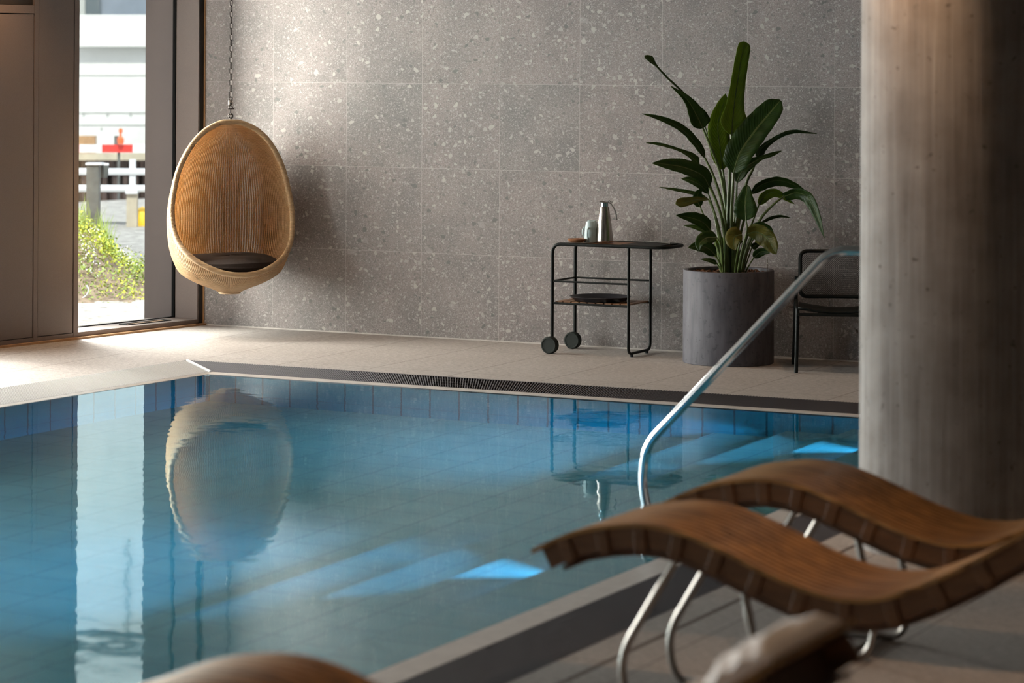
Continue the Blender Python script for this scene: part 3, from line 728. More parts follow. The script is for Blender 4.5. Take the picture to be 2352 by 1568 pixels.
# metal tongs at the right end
tg = empty('serving_tongs', (3.80, -.3, ZT+.001), 'small shiny metal tongs lying on the right end of the trolley top', 'tongs')
for s_ in (-1, 1):
    MB().tube(smoothpath([(3.72, -.30, ZT+.006), (3.78, -.30+.010*s_, ZT+.012), (3.84, -.30+.016*s_, ZT+.010), (3.90, -.30+.006*s_, ZT+.005)], 5), .0045, 6).build('arm', 'chrome', tg)
ring((3.715, -.30, ZT+.010), .008, .003, ZU).build('hinge', 'chrome', tg)

# ================================================================== POTTED PLANT
PC = Vector((4.37, -.42, 0)); PR_ = .297; PH = .605
pp = empty('potted_plant', PC, 'large green leafy bird-of-paradise plant in a round dark grey stone planter', 'potted plant')
MB().lathe([(0, 0), (PR_-.004, 0), (PR_, .004), (PR_, PH-.004), (PR_-.003, PH), (PR_-.031, PH), (PR_-.034, PH-.004), (PR_-.036, PH-.06), (0, PH-.06)], PC, 96).build('planter', 'planter', pp)
so = MB(); n1, n2 = 14, 40; vs = [PC+ZU*(PH-.022)]
for i in range(1, n1+1):
    for k_ in range(n2):
        a = 2*pi*k_/n2; r = (PR_-.036)*i/n1; q = PC+Vector((r*cos(a), r*sin(a), PH-.025)); q.z += .012*noise.noise(q*18); vs.append(q)
so.add(vs, [(0, 1+k_, 1+(k_+1) % n2) for k_ in range(n2)]+[(1+(i-1)*n2+k_, 1+i*n2+k_, 1+i*n2+(k_+1) % n2, 1+(i-1)*n2+(k_+1) % n2) for i in range(1, n1) for k_ in range(n2)])
so.build('soil', 'soil', pp)
cb = MB(); rnd = random.Random(3)
for i in range(260):
    a = rnd.uniform(0, 2*pi); r = (PR_-.05)*math.sqrt(rnd.random()); q = PC+Vector((r*cos(a), r*sin(a), PH-.02)); s_ = rnd.uniform(.006, .014)
    ax_ = Vector((rnd.uniform(-1, 1), rnd.uniform(-1, 1), rnd.uniform(-.4, .4))).normalized(); b_ = ax_.cross(ZU).normalized()
    cb.obox(q, ax_*s_*1.5, b_*s_, Vector((rnd.uniform(-.2, .2), .1, 1))*s_*.5)
o = cb.build('bark_mulch', 'chip', pp, smooth=False); o['kind'] = 'stuff'
DP = (PC-CAM).dot(fwd)
def P2(cx, cy, d=0.0):
    """point from the plant's outline sheet, d metres towards the back"""
    return at(1440+cx/2.613, 60+cy/2.613, DP+d)
def leaf(pts, wid, mat, roll=0., d=(0, 0), fold=.25, petiole=None, wprof=None, pr=(.007, .004), curl=0):
    """pts: outline-sheet centre line from leaf base to tip"""
    n = len(pts); cl = smoothpath([P2(x, y, d[0]+(d[1]-d[0])*i/(n-1)) for i, (x, y) in enumerate(pts)], 8); N = len(cl)
    wp = wprof or [(0, .10), (.06, .55), (.18, .92), (.35, 1), (.6, .86), (.82, .5), (.95, .18), (1, .02)]
    W = wid/2.613/FPX*DP; mb = MB(); mb.uv = []
    cols = (-1, -.6, -.2, 0, .2, .6, 1)
    for i, p_ in enumerate(cl):
        t_ = (cl[min(i+1, N-1)]-cl[max(i-1, 0)]).normalized(); side = t_.cross(fwd).normalized(); nrm = side.cross(t_).normalized()
        if nrm.dot(fwd) > 0: nrm = -nrm
        rl = radians(roll+curl*i/N); sd = side*cos(rl)+nrm*sin(rl); nr = nrm*cos(rl)-side*sin(rl)
        hw = spl(wp, i/(N-1))*W/2
        for c in cols:
            wv = .05*hw*sin(i*1.3+c*3)*abs(c)
            mb.v.append(p_+sd*(c*hw)+nr*(fold*hw*(abs(c)**1.3)+wv)); mb.uv.append((i/(N-1), .5+c*.5))
    m_ = len(cols)
    mb.f = [(i*m_+j, i*m_+j+1, (i+1)*m_+j+1, (i+1)*m_+j) for i in range(N-1) for j in range(m_-1)]; mb.mi = [0]*len(mb.f)
    lf = mb.build('leaf', mat, pp, solid=.0018)
    MB().tube(cl[:-2], [.0045*(1-.8*i/N) for i in range(N-2)], 6).build('midrib', 'stem', lf)
    if petiole:
        q = [P2(x, y, d[0]*(1-i/len(petiole))) for i, (x, y) in enumerate(petiole)]; q = [cl[0]]+q
        q[-1].z = PH-.03; ps = smoothpath(q, 6)
        # keep the stalk foot inside the planter
        MB().tube(ps, [pr[1]+(pr[0]-pr[1])*i/(len(ps)-1) for i in range(len(ps))], 8).build('stalk', 'stem', pp)
    return lf
# leaf list read off the photograph
leaf([(575, 860), (560, 740), (545, 600), (575, 480), (592, 405)], 135, 'leafl', 12, (.10, .12), .15, [(590, 1000), (600, 1200), (605, 1470)], pr=(.016, .007))
leaf([(628, 650), (640, 500), (668, 300), (690, 170), (705, 92)], 92, 'leafl', 15, (-.02, 0), .35, [(622, 760), (612, 1000), (605, 1250), (612, 1475)], [(0, .35), (.05, 1.35), (.14, 1.9), (.25, 1.35), (.4, 1.05), (.7, .95), (.9, .85), (.97, .6), (1, .1)], pr=(.018, .008))
leaf([(640, 880), (680, 760), (760, 640), (850, 530), (922, 445)], 175, 'leaf', -22, (-.06, -.04), .30, [(636, 960), (628, 1150), (640, 1300), (640, 1480)], [(0, .15), (.08, .8), (.25, 1), (.5, 1), (.75, .85), (.92, .6), (1, .1)], pr=(.018, .008))
leaf([(455, 612), (420, 540), (360, 440), (262, 358)], 118, 'leaf', 18, (.0, .05), .3, [(500, 720), (560, 880), (590, 1060), (600, 1250), (608, 1478)], [(0, .3), (.1, .95), (.3, 1), (.55, .6), (.75, .32), (1, .03)], pr=(.015, .0075))
leaf([(440, 520), (330, 395), (240, 310), (165, 230), (105, 178)], 34, 'leaf', 55, (.10, .14), .3, [(480, 640), (560, 900), (600, 1200), (610, 1478)], [(0, .5), (.2, .6), (.5, .6), (.72, .7), (.85, 2.0), (.95, 1.6), (1, .3)], pr=(.010, .004))
leaf([(468, 790), (420, 715), (330, 620), (210, 560), (90, 525)], 62, 'leaf', 40, (-.05, -.12), .3, [(520, 900), (575, 1080), (600, 1300), (602, 1478)], pr=(.013, .006))
leaf([(432, 832), (380, 780), (300, 740), (200, 712), (115, 700)], 50, 'leaf', 48, (.05, .02), .3, [(500, 960), (560, 1120), (590, 1300), (600, 1478)], [(0, .3), (.1, 1.3), (.25, 1.1), (.45, .55), (.8, .5), (1, .08)], pr=(.011, .005))
leaf([(495, 965), (450, 895), (350, 850), (240, 830), (150, 822)], 105, 'leaf', 28, (-.10, -.2), .25, [(540, 1060), (580, 1200), (590, 1350), (595, 1478)], pr=(.013, .007))
leaf([(488, 1005), (440, 955), (380, 925), (325, 915)], 62, 'leaf', 35, (.08, .10), .25, [(520, 1100), (560, 1250), (585, 1478)], pr=(.009, .005))
leaf([(485, 1035), (400, 1005), (300, 985), (192, 965)], 34, 'leaf', 50, (.12, .15), .3, [(520, 1120), (550, 1280), (575, 1478)], pr=(.008, .004))
leaf([(490, 1040), (430, 1040), (360, 1055), (292, 1068)], 62, 'leafy', 30, (-.12, -.18), .25, [(530, 1130), (560, 1300), (575, 1478)], [(0, .1), (.2, .4), (.5, .75), (.8, 1), (.93, .8), (1, .15)], pr=(.008, .004))
leaf([(440, 1085), (420, 1040), (430, 1000), (450, 980)], 70, 'leaf', 25, (.03, .02), .25, [(480, 1180), (540, 1330), (570, 1478)], pr=(.008, .004))
leaf([(500, 1222), (450, 1175), (380, 1150), (294, 1135)], 88, 'leaf', 30, (-.05, -.15), .25, [(530, 1290), (560, 1380), (580, 1478)], pr=(.009, .005))
leaf([(505, 1245), (450, 1222), (400, 1205), (338, 1195)], 42, 'leaf', 40, (.06, .08), .3, [(535, 1320), (565, 1478)], pr=(.008, .004))
leaf([(540, 1268), (480, 1270), (440, 1300), (432, 1350)], 82, 'leaf', 20, (-.20, -.26), .25, [(565, 1330), (580, 1478)], pr=(.008, .005))
leaf([(532, 1375), (480, 1330), (420, 1322), (368, 1328)], 78, 'leaf', 20, (-.10, -.16), .25, [(560, 1430), (575, 1480)], pr=(.008, .005))
leaf([(545, 1395), (550, 1340), (560, 1290), (570, 1262)], 75, 'leafl', 10, (.06, .06), .2, [(565, 1440), (580, 1482)], pr=(.009, .006))
leaf([(600, 1275), (590, 1340), (600, 1410), (615, 1470)], 110, 'leaf', 15, (.12, .10), .2, None)
leaf([(690, 1250), (650, 1262), (640, 1300), (652, 1345)], 112, 'leafy', 15, (-.22, -.26), .2, [(670, 1330), (655, 1420), (650, 1482)], pr=(.009, .004))
leaf([(540, 1425), (500, 1408), (440, 1398)], 32, 'leaf', 35, (-.02, -.05), .3, [(560, 1455), (578, 1482)], pr=(.006, .004))
leaf([(715, 1165), (712, 1110), (712, 1040), (722, 952)], 135, 'leaf', -12, (-.18, -.16), .2, [(720, 1230), (690, 1350), (665, 1482)], [(0, .15), (.1, .7), (.3, 1), (.55, .95), (.8, .55), (.95, .3), (1, .05)], pr=(.011, .005))
leaf([(782, 785), (810, 730), (900, 665), (1000, 630), (1140, 645)], 62, 'leaf', 40, (.10, .02), .3, [(755, 860), (715, 950), (680, 1120), (655, 1300), (640, 1480)], [(0, .25), (.1, 1.15), (.25, 1.0), (.45, .6), (.75, .5), (1, .06)], pr=(.014, .007))
leaf([(660, 935), (700, 860), (790, 800), (860, 775), (928, 748)], 70, 'leaf', -30, (.04, .02), .3, [(655, 1040), (640, 1250), (640, 1480)], [(0, .3), (.15, 1.2), (.35, 1), (.55, .45), (.8, .4), (1, .06)], pr=(.012, .006))
leaf([(748, 1005), (800, 955), (900, 925), (1000, 950), (1085, 1000)], 74, 'leaf', 35, (.02, -.04), .3, [(720, 1100), (680, 1260), (650, 1480)], pr=(.011, .006))
leaf([(945, 1020), (1020, 1000), (1090, 1030), (1140, 1130), (1185, 1272)], 72, 'leaf', 30, (-.12, -.3), .3, [(880, 1070), (800, 1160), (720, 1330), (680, 1480)], [(0, .7), (.1, 1), (.3, 1.05), (.55, 1), (.8, .6), (1, .04)], pr=(.012, .006))
leaf([(792, 1072), (830, 1015), (900, 1000), (1005, 1068)], 68, 'leafl', 25, (.06, .02), .3, [(770, 1130), (710, 1300), (670, 1480)], pr=(.009, .005))
leaf([(805, 1178), (860, 1150), (920, 1138), (985, 1150)], 30, 'leaf', 45, (.10, .10), .3, [(790, 1210), (730, 1340), (690, 1480)], pr=(.007, .004))
leaf([(722, 1248), (780, 1235), (850, 1280), (895, 1368)], 118, 'leafy', 22, (-.14, -.24), .3, [(710, 1310), (685, 1400), (670, 1482)], [(0, .15), (.15, .75), (.35, 1), (.65, .95), (.88, .6), (1, .08)], pr=(.010, .005))
leaf([(735, 1235), (790, 1205), (850, 1225), (885, 1290)], 80, 'leaf', 25, (-.05, -.12), .3, None)
leaf([(762, 1390), (790, 1360), (825, 1352), (858, 1362)], 56, 'leaf', 10, (-.08, -.14), .25, [(735, 1430), (705, 1482)], pr=(.006, .004))
leaf([(748, 1332), (770, 1315), (800, 1308)], 45, 'leaf', 20, (.06, .06), .25, [(725, 1400), (695, 1482)], pr=(.006, .004))
for q in ([(600, 1180), (598, 1330), (605, 1480)], [(640, 1180), (628, 1330), (625, 1480)], [(665, 1100), (650, 1300), (648, 1482)], [(700, 1300), (675, 1400), (662, 1482)], [(560, 1360), (580, 1430), (590, 1482)]):
    ps = smoothpath([P2(x, y, .02) for x, y in q], 5); MB().tube(ps, [.010+.010*i/len(ps) for i in range(len(ps))], 8).build('stalk', 'stem', pp)
ps = [P2(845, 1400, .02), P2(845, 1480, .02)]; ps[1].z = PH-.02; MB().tube(ps, .002, 6).build('plant_stake', 'steel', pp)

# ================================================================== MESH ARMCHAIR
FLp = Vector((4.985, -.80, 0)); RLp = Vector((4.79, -.345, 0))
cx_ = Vector((.94, .35, 0)).normalized(); cb_ = Vector((-.35, .94, 0)).normalized()
ac = empty('armchair', FLp+cx_*.28+cb_*.22, 'black metal mesh armchair between the planter and the concrete column', 'chair')
Wc = .54; SZ = .405
def CH_(x, y, z): return FLp+cx_*x+cb_*y+ZU*z
for s_, x in ((1, 0), (-1, Wc)):
    MB().tube([CH_(x, 0, 0), CH_(x+.008*s_, .01, SZ)], .0125, 10).build('leg', 'black', ac)
    MB().tube(smoothpath([CH_(x-.02*s_, .50, 0), CH_(x-.01*s_, .47, .25), CH_(x-.005*s_, .43, .45), CH_(x+.0*s_, .42, .56)], 5), .0125, 10).build('leg', 'black', ac)
    MB().tube(smoothpath([CH_(x+.008*s_, .02, SZ), CH_(x, .25, SZ-.015), CH_(x+.0*s_, .42, SZ+.02)], 5), .010, 8).build('side_rail', 'black', ac)
    MB().obox(CH_(x-.014, .405, .49), cx_*.028, cb_*.03, ZU*.09).build('back_bracket', 'black', ac, bevel=.004)
# curved seat with front edge
st_ = MB(); vs = []; nx, ny = 14, 10
for j in range(ny+1):
    for i in range(nx+1):
        x = .012+(Wc-.024)*i/nx; y = .0+.42*j/ny; vs.append(CH_(x, y, SZ+.01-.030*sin(pi*i/nx)-.025*sin(pi*min(1, j/ny*.9))))
st_.add(vs, [(j*(nx+1)+i, j*(nx+1)+i+1, (j+1)*(nx+1)+i+1, (j+1)*(nx+1)+i) for j in range(ny) for i in range(nx)])
st_.build('seat', 'black', ac, solid=.012)
MB().tube([CH_(.01, .0, SZ-.035), CH_(Wc-.01, .0, SZ-.035)], .010, 8).build('front_rail', 'black', ac)
# backrest frame and expanded mesh
def BK(x, z):
    t_ = (z-.44)/.30; return CH_(x, .40+.05*t_+.035*sin(pi*(x-.02)/(Wc-.04)), z)
corner = []
bz0, bz1, bx0, bx1 = .45, .74, .022, Wc-.022
outl = fillet([(bx0, bz0, 0), (bx0, bz1, 0), (bx1, bz1, 0), (bx1, bz0, 0)], .05, 8, closed=True)
fine = []
for a, b in zip(outl, outl[1:]+outl[:1]):
    for k_ in range(4): q = a.lerp(b, k_/4); fine.append(BK(q.x, q.y))
MB().tube(uniq(fine), .0125, 8, closed=True).build('back_frame', 'black', ac)
ms = MB(); px_, pz_ = .0125, .0068
nxm = int((bx1-bx0-.02)/px_); nzm = int((bz1-bz0-.02)/pz_)
def strand(pts2, r):
    vs = []
    for (x, z) in pts2:
        c = BK(x, z); vs += [c-ZU*r, c+ZU*r]
    return vs, [(2*i, 2*i+2, 2*i+3, 2*i+1) for i in range(len(pts2)-1)]
for j in range(nzm):
    z = bz0+.012+j*pz_; pts2 = [(bx0+.008+i*px_/2, z+((i+j) % 2)*pz_) for i in range(nxm*2+1)]
    pts2 = [(x, min(zz, bz1-.008)) for x, zz in pts2]
    v_, f_ = strand(pts2, .0013); ms.add(v_, f_)
ms.build('back_mesh', 'black', ac, smooth=False, solid=.002)

# ================================================================== HANDRAIL
hr = empty('handrail', (6.1, -5.65, ZW), 'bent polished steel handrail rising out of the pool beside the column', 'handrail')
HY = -5.65
hp = uniq(fillet([(6.16, HY, -.32), (6.105, HY, -.10), (6.072, HY, .03), (6.085, HY, .215), (6.975, HY, 1.137), (7.62, HY, 1.137), (7.70, HY, .02)], .085, 10))
MB().tube(hp, .0215, 18).build('rail_tube', 'chrome', hr)
MB().lathe([(0, .0), (.05, 0), (.05, .006), (.03, .012), (0, .012)], (7.70, HY, 0), 24).build('floor_flange', 'chrome', hr)
MB().lathe([(0, .0), (.05, 0), (.05, .006), (.03, .012), (0, .012)], (6.16+.12, HY, ZA), 24).build('step_flange', 'chrome', hr)
MB().tube([(6.15, HY, -.22), (6.28, HY, ZA+.01)], .0235, 14).build('rail_foot', 'chrome', hr)

# ================================================================== LOUNGERS
LX0 = 7.43; LW = .50
ptab = [(0, .478), (.13, .540), (.25, .572), (.38, .585), (.50, .570), (.62, .532), (.76, .478), (.88, .440), (1.0, .424), (1.12, .440), (1.27, .505), (1.42, .590), (1.58, .695), (1.72, .790), (1.82, .86)]
PFZ = lambda s: spl(ptab, s)
SL = 1.74
def lounger(Y0, label):
    base = Vector((LX0, Y0, 0)); r = empty('sun_lounger', base, label, 'lounger', 'wavy wooden loungers by the pool')
    N = 60; ns = 13; sw = LW/ns
    def nrm(s):
        d = (PFZ(min(s+.01, SL))-PFZ(max(s-.01, 0)))/.02; return Vector((-d, 0, 1)).normalized()
    def strip(y0, y1, off, th, s0=0., s1=SL, n=N):
        mb = MB(); vs = []
        for i in range(n+1):
            s = s0+(s1-s0)*i/n; q = base+Vector((s, 0, PFZ(s))); m_ = nrm(s)
            vs += [q+m_*off+Vector((0, y0, 0)), q+m_*off+Vector((0, y1, 0)), q+m_*(off-th)+Vector((0, y1, 0)), q+m_*(off-th)+Vector((0, y0, 0))]
        fs = [(i*4+j, (i+1)*4+j, (i+1)*4+(j+1) % 4, i*4+(j+1) % 4) for i in range(n) for j in range(4)]+[(0, 1, 2, 3), (n*4+3, n*4+2, n*4+1, n*4)]
        return mb.add(vs, [f[::-1] for f in fs])
    for k_ in range(ns): strip(k_*sw+.0036, (k_+1)*sw-.0036, 0, .013).build('slat', 'lwood', r, smooth=True)
    for i in range(13):
        s = .10+i*(SL-.2)/12; q = base+Vector((s, 0, PFZ(s))); m_ = nrm(s); t_ = Vector((m_.z, 0, -m_.x))
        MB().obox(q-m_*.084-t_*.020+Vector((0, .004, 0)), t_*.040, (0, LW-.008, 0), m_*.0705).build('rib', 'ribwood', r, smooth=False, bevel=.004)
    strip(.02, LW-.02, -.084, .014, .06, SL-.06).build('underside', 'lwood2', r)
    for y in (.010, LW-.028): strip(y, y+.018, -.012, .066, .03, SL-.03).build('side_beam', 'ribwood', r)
    # bent tube legs: a front pair under the knee and a rear pair under the back
    for y in (.07, LW-.07):
        b = base+Vector((0, y, 0))
        f = [b+Vector((.46, 0, PFZ(.46)-.085)), b+Vector((.265, 0, .165)), b+Vector((.30, 0, .012)), b+Vector((.70, 0, .012)), b+Vector((.73, 0, .12)), b+Vector((.66, 0, PFZ(.66)-.085))]
        MB().tube(uniq(fillet(f, .09, 8)), .0125, 10).build('leg_frame', 'steel2', r)
    for s, z in ((.46, PFZ(.46)-.09), (.66, PFZ(.66)-.09), (.62, .012)): MB().tube([base+Vector((s, .06, z)), base+Vector((s, LW-.06, z))], .010, 8).build('cross_tube', 'steel2', r)
    return r
lounger(-9.56, 'wavy wooden slat lounger on steel tube legs, front one of the pair by the column')
lounger(-8.56, 'wavy wooden slat lounger nearest the concrete column, behind its twin')
l3 = lounger(-12.05, 'blurred wooden lounger at the bottom edge, closest to the camera')
# white towels on the nearest lounger's raised end
def towel(name, s0, s1, y0, y1, th, label):
    b = Vector((LX0, -12.05, 0)); t_ = empty(name, b+Vector((s0, (y0+y1)/2, PFZ(s0)+.01)), label, 'towel'); mb = MB(); n, k_ = 24, 8; vs = []
    for i in range(n+1):
        s = s0+(s1-s0)*i/n; d = (PFZ(s+.01)-PFZ(s-.01))/.02; m_ = Vector((-d, 0, 1)).normalized(); q = b+Vector((s, 0, PFZ(s)))
        hh = th*(1-abs(2*i/n-1)**4*.6)
        for j in range(k_+1): vs.append(q+Vector((0, y0+(y1-y0)*j/k_, 0))+m_*(hh*(1-abs(2*j/k_-1)**6*.5)+.004*sin(i*.9+j)))
        for j in range(k_+1): vs.append(q+Vector((0, y1+(y0-y1)*j/k_, 0))+m_*.003)
    w2 = 2*(k_+1); mb.add(vs, [(i*w2+j, (i+1)*w2+j, (i+1)*w2+(j+1) % w2, i*w2+(j+1) % w2) for i in range(n) for j in range(w2)]+[tuple(range(w2)), tuple(n*w2+j for j in range(w2))[::-1]])
    mb.build('towel_cloth', 'towel', t_)
towel('folded_towel', 1.58, 1.725, .05, .45, .06, 'blurred white folded towel at the top of the nearest lounger back')
towel('small_pillow', 1.43, 1.51, .10, .40, .05, 'blurred small white pad lower on the nearest lounger back')

# ================================================================== OUTSIDE
GZ = -.07
quadm = MB()
quadm.add([L(-30, .46, GZ), L(20, .46, GZ), L(20, 14, GZ), L(-30, 14, GZ)], [(0, 3, 2, 1)])
tag(quadm.build('courtyard_paving', 'cobble', smooth=False), 'sunlit pale paving outside the window', 'paving', kind='structure')
# cobbles near the window
cbm = MB(); rnd = random.Random(5)
for i in range(26):
    for j in range(16):
        c = at(150+i*9, 0, 20.6+j*.16+rnd.uniform(-.02, .02)); c.z = GZ
        sx, sy = rnd.uniform(.05, .08), rnd.uniform(.05, .075); an = rnd.uniform(0, 1); c += cr*rnd.uniform(-.02, .02)
        if (c-WO).dot(WD) < .55: continue
        vs = []; n8 = 8
        for (rr, zz) in ((1, 0), (.95, .012), (.6, .022)):
            for k_ in range(n8): a = 2*pi*k_/n8+an; vs.append(c+Vector((cos(a)*sx*rr, sin(a)*sy*rr, zz)))
        cbm.add(vs, [(a*n8+k_, a*n8+(k_+1) % n8, (a+1)*n8+(k_+1) % n8, (a+1)*n8+k_) for a in (0, 1) for k_ in range(n8)]+[tuple(2*n8+k_ for k_ in range(n8))])
tag(cbm.build('cobblestones', 'cobble'), 'pale rounded cobblestones just outside the window', 'cobbles', kind='stuff')
# planted soil mound
def mh(px, D):
    a = max(0, min(1, (D-22.3)/1.6)); b = max(0, min(1, (26.0-D)/1.3)); hh = ipol([(80, .58), (180, .52), (235, .38), (280, .20), (335, .10), (420, 0)], px)
    return hh*(a*a*(3-2*a))*(b*b*(3-2*b))
md = MB(); nx, ny = 34, 26; vs = []
for j in range(ny+1):
    for i in range(nx+1):
        px = 80+360*i/nx; D = 21.9+4.3*j/ny; q = at(px, 0, D); q.z = GZ+.004+mh(px, D)+.03*noise.noise(Vector((q.x*6, q.y*6, 0)))*(1 if 0 < j < ny else 0); vs.append(q)
md.add(vs, [(j*(nx+1)+i, j*(nx+1)+i+1, (j+1)*(nx+1)+i+1, (j+1)*(nx+1)+i) for j in range(ny) for i in range(nx)])
tag(md.build('soil_mound', 'soil2'), 'brown planted soil mound outside the window', 'soil', kind='stuff')
def weeds(name, mat, n, seed, smin, smax, pxr, Dr, up, label, cat):
    rnd = random.Random(seed); mb = MB(); clumps = [(rnd.uniform(*pxr), rnd.uniform(*Dr)) for _ in range(max(4, n//55))]
    for i in range(n):
        cpx, cD = rnd.choice(clumps); px = cpx+rnd.gauss(0, 14); D = cD+rnd.gauss(0, .16)
        if D < 22.3 or D > 25.6: continue
        q = at(px, 0, D); q.z = GZ+mh(px, D)+rnd.uniform(.0, up)*(.4+rnd.random()*.6); s_ = rnd.uniform(smin, smax)
        a = Vector((rnd.uniform(-1, 1), rnd.uniform(-1, 1), rnd.uniform(-.1, .9))).normalized(); b = a.cross(Vector((rnd.uniform(-1, 1), rnd.uniform(-1, 1), 1))).normalized()
        mb.add([q-a*s_, q+b*s_*.5, q+a*s_, q-b*s_*.5], [(0, 1, 2, 3)])
    return tag(mb.build(name, mat, smooth=False), label, cat, kind='stuff')
weeds('leafy_weeds', 'weed', 1900, 11, .008, .022, (170, 345), (22.6, 25.0), .20, 'green leafy weeds growing on the soil mound outside', 'weeds')
weeds('leafy_weeds', 'weedy', 1900, 12, .008, .020, (175, 345), (22.7, 25.0), .18, 'yellow-green weeds growing on the soil mound outside', 'weeds')
weeds('blossom', 'petal', 260, 13, .010, .020, (180, 335), (22.8, 25.0), .20, 'small white blossoms among the weeds outside', 'blossom')
gb = MB(); rnd = random.Random(21)
for i in range(120):
    px = rnd.uniform(178, 260); D = rnd.uniform(24.2, 25.2); q = at(px, 0, D); q.z = GZ+mh(px, D); t_ = Vector((rnd.uniform(-.25, .25), rnd.uniform(-.25, .25), 1)); h_ = rnd.uniform(.12, .34); b = cr*.004
    gb.add([q-b, q+b, q+t_*h_*.6+b*.6, q+t_*h_+cr*rnd.uniform(-.05, .05), q+t_*h_*.6-b*.6], [(0, 1, 2, 3, 4)])
tag(gb.build('grass_blades', 'weed', smooth=False), 'tall thin grass blades on top of the mound outside', 'grass', kind='stuff')
hs = [at(x, y, 22.55) for x, y in ((170, 690), (188, 685), (200, 676), (203, 664), (198, 655))]
tag(MB().tube(smoothpath(hs, 6), .007, 8).build('garden_hose', 'rail'), 'pale loop of hose at the left foot of the mound', 'hose')
def pxbox(mb, x0, x1, y0, y1, D, th, mi=0):
    a = at(x0, y1, D); b = at(x1, y1, D); c = at(x0, y0, D); return mb.obox(a, b-a, fwd*th, Vector((0, 0, c.z-a.z)), mi)
mp = empty('timber_post', at(214, 540, 25.9), 'weathered grey timber post standing beyond the mound', 'post')
pxbox(MB(), 197, 226, 378, 600, 25.9, .12).build('post_shaft', 'timber', mp, smooth=False, bevel=.006); pxbox(MB(), 196, 233, 374, 379, 25.88, .16).build('post_cap', 'rail', mp, smooth=False)
lm = empty('bollard_lamp', at(237, 410, 26.1), 'small grey bulkhead lamp fixed beside the timber post', 'lamp')
c = at(238, 408, 26.1); MB().lathe([(0, 0), (.035, 0), (.045, .02), (.05, .12), (0, .12)], c, 20).build('lamp_body', 'timber', lm); MB().lathe([(0, .12), (.053, .12), (.05, .14), (0, .145)], c, 20).build('lamp_cap', 'rail', lm)
rl = empty('railing', at(260, 520, 33), 'white painted railing with a beige post beyond the mound', 'railing')
for y0_, y1_ in ((386, 402), (424, 441)):
    a = at(120, (y0_+y1_)/2, 33); b = at(420, (y0_+y1_)/2+1, 33); MB().tube([a, b], (y1_-y0_)/2/FPX*33, 12).build('rail_bar', 'rail', rl)
pxbox(MB(), 297, 310, 366, 440, 33, .08).build('rail_post', 'rail', rl, smooth=False); pxbox(MB(), 288, 315, 436, 445, 32.95, .14).build('post_cap', 'rail', rl, smooth=False)
pxbox(MB(), 290, 314, 444, 534, 33, .12).build('post_base', 'beige', rl, smooth=False)
qm = MB(); a = at(-200, 534, 33.6); b = at(800, 534, 33.6); qm.obox(Vector((a.x, a.y, GZ-.6)), Vector((b.x-a.x, b.y-a.y, 0)), fwd*.5, Vector((0, 0, .6)))
tag(qm.build('quay_edge', 'concrete', smooth=False), 'pale concrete quay edge below the white railing', 'quay', kind='structure')
hw_ = MB(); a = at(-400, 0, 34.2); b = at(900, 0, 34.2); hw_.add([(a.x, a.y, -1.6), (b.x, b.y, -1.6), tuple(b+fwd*40)[:2]+(-1.6,), tuple(a+fwd*40)[:2]+(-1.6,)], [(0, 1, 2, 3)])
tag(hw_.build('harbour_water', 'seaw', smooth=False), 'dark harbour water beyond the quay edge', 'water', kind='stuff')
pl_ = empty('quay_piling', at(250, 500, 49), 'dark brown sheet piling across the harbour water', 'piling')
for i in range(26):
    x = 90+i*12; pxbox(MB(), x, x+11, 366, 540, 49+(i % 2)*.25, .3).build('sheet_pile', 'piling', pl_, smooth=False)
cw = empty('concrete_wall', at(256, 360, 52), 'high sunlit pale concrete wall across the harbour', 'wall')
pxbox(MB(), -300, 900, 107, 366, 52, .8).build('lower_wall', 'concrete', cw, smooth=False); pxbox(MB(), -300, 900, 34, 107, 51.7, 1.1).build('upper_band', 'concrete', cw, smooth=False)
for y in (172, 258, 286): pxbox(MB(), -300, 900, y, y+1.6, 51.98, .05).build('wall_seam', 'seam', cw, smooth=False)
for x, y in ((192, 262), (247, 263), (300, 262), (233, 295)): MB().lathe([(0, 0), (.02, 0), (.02, .03), (0, .03)], at(x, y, 51.99), 12, tuple(-fwd)).build('tie_hole', 'seam', cw)
br = empty('barrier_board', at(256, 350, 40), 'long red and white striped barrier board beyond the railing', 'barrier')
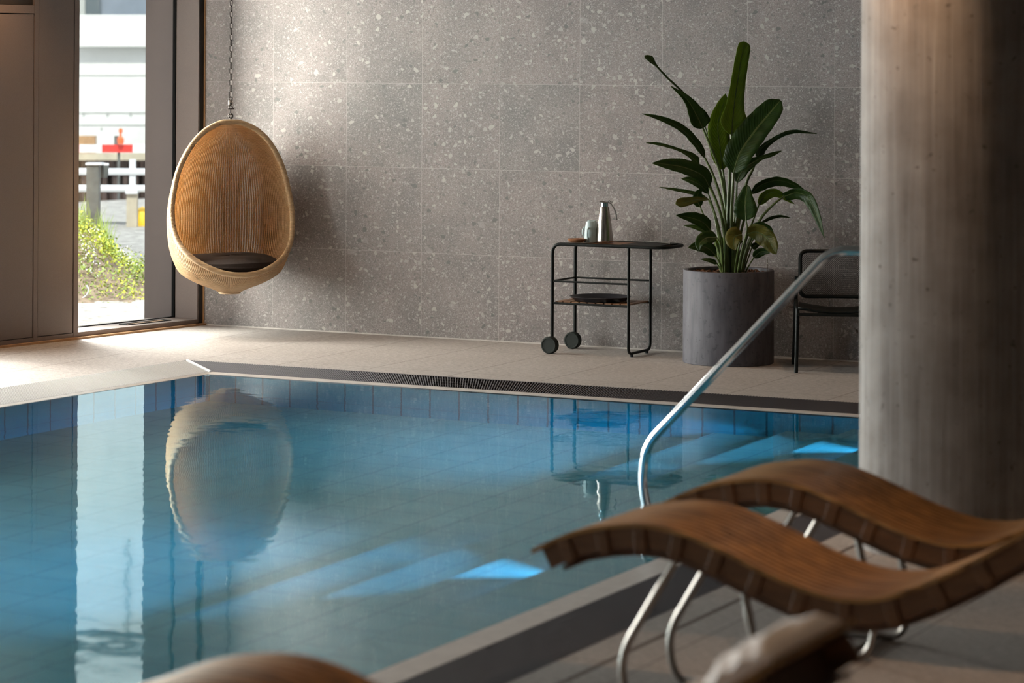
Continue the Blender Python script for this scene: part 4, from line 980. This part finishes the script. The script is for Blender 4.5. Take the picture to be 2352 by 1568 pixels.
for i, (x0, x1) in enumerate(((60, 182), (182, 234), (234, 305), (305, 356), (356, 430))): pxbox(MB(), x0, x1, 332, 350, 40, .05).build('stripe', 'red' if i in (0, 2, 4) else 'rail', br, smooth=False)
for x in (120, 268, 400): pxbox(MB(), x, x+5, 350, 700, 40.05, .05).build('support', 'timber', br, smooth=False)
lo_ = MB(); pxbox(lo_, -200, 800, 352, 368, 48.7, .25); tag(lo_.build('ledge_beam', 'beige', smooth=False), 'pale beam along the top of the dark piling', 'beam')
wl = empty('warning_lamp', at(276, 330, 39.9), 'orange warning lamp on a stem above the barrier board', 'lamp')
c = at(277, 331, 39.95); MB().lathe([(0, 0), (.04, 0), (.05, .04), (.05, .09), (.02, .11), (.015, .16), (.03, .17), (.032, .22), (0, .24)], c, 16).build('lamp_lens', 'orange', wl); pxbox(MB(), 262, 272, 312, 332, 40, .05).build('lamp_bracket', 'timber', wl, smooth=False)
tag(pxbox(MB(), 160, 218, 312, 352, 48.74, .2).build('cargo_box', 'trim', smooth=False), 'pale orange box lying on the far quay left of the warning lamp', 'box')
tag(MB().lathe([(0, 0), (.09, .02), (.13, .1), (.13, .22), (.08, .34), (0, .38)], at(327, 545, 33.3), 20).build('mooring_buoy', 'yellow'), 'yellow buoy hanging at the quay edge right of the beige post', 'buoy')
bd = empty('far_building', at(250, 34, 75), 'grey clad building rising above the far concrete wall', 'building')
pxbox(MB(), -400, 900, -60, 40, 75, 6).build('facade', 'greyclad', bd, smooth=False); pxbox(MB(), 196, 230, -60, 34, 74.9, .1).build('window', 'greydk', bd, smooth=False); pxbox(MB(), 160, 195, -60, 34, 74.9, .1).build('cladding_panel', 'seam', bd, smooth=False)
pxbox(MB(), -400, 900, -1500, -60, 75, 6).build('added_upper_facade', 'concrete', bd, smooth=False)  # unseen storeys added so the water reflects white instead of sky
for y in (-895, -1160): pxbox(MB(), -400, 900, y, y+45, 74.9, .1).build('window_band', 'greydk', bd, smooth=False)
pxbox(MB(), 300, 306, -880, -640, 74.9, .1).build('downpipe', 'seam', bd, smooth=False)
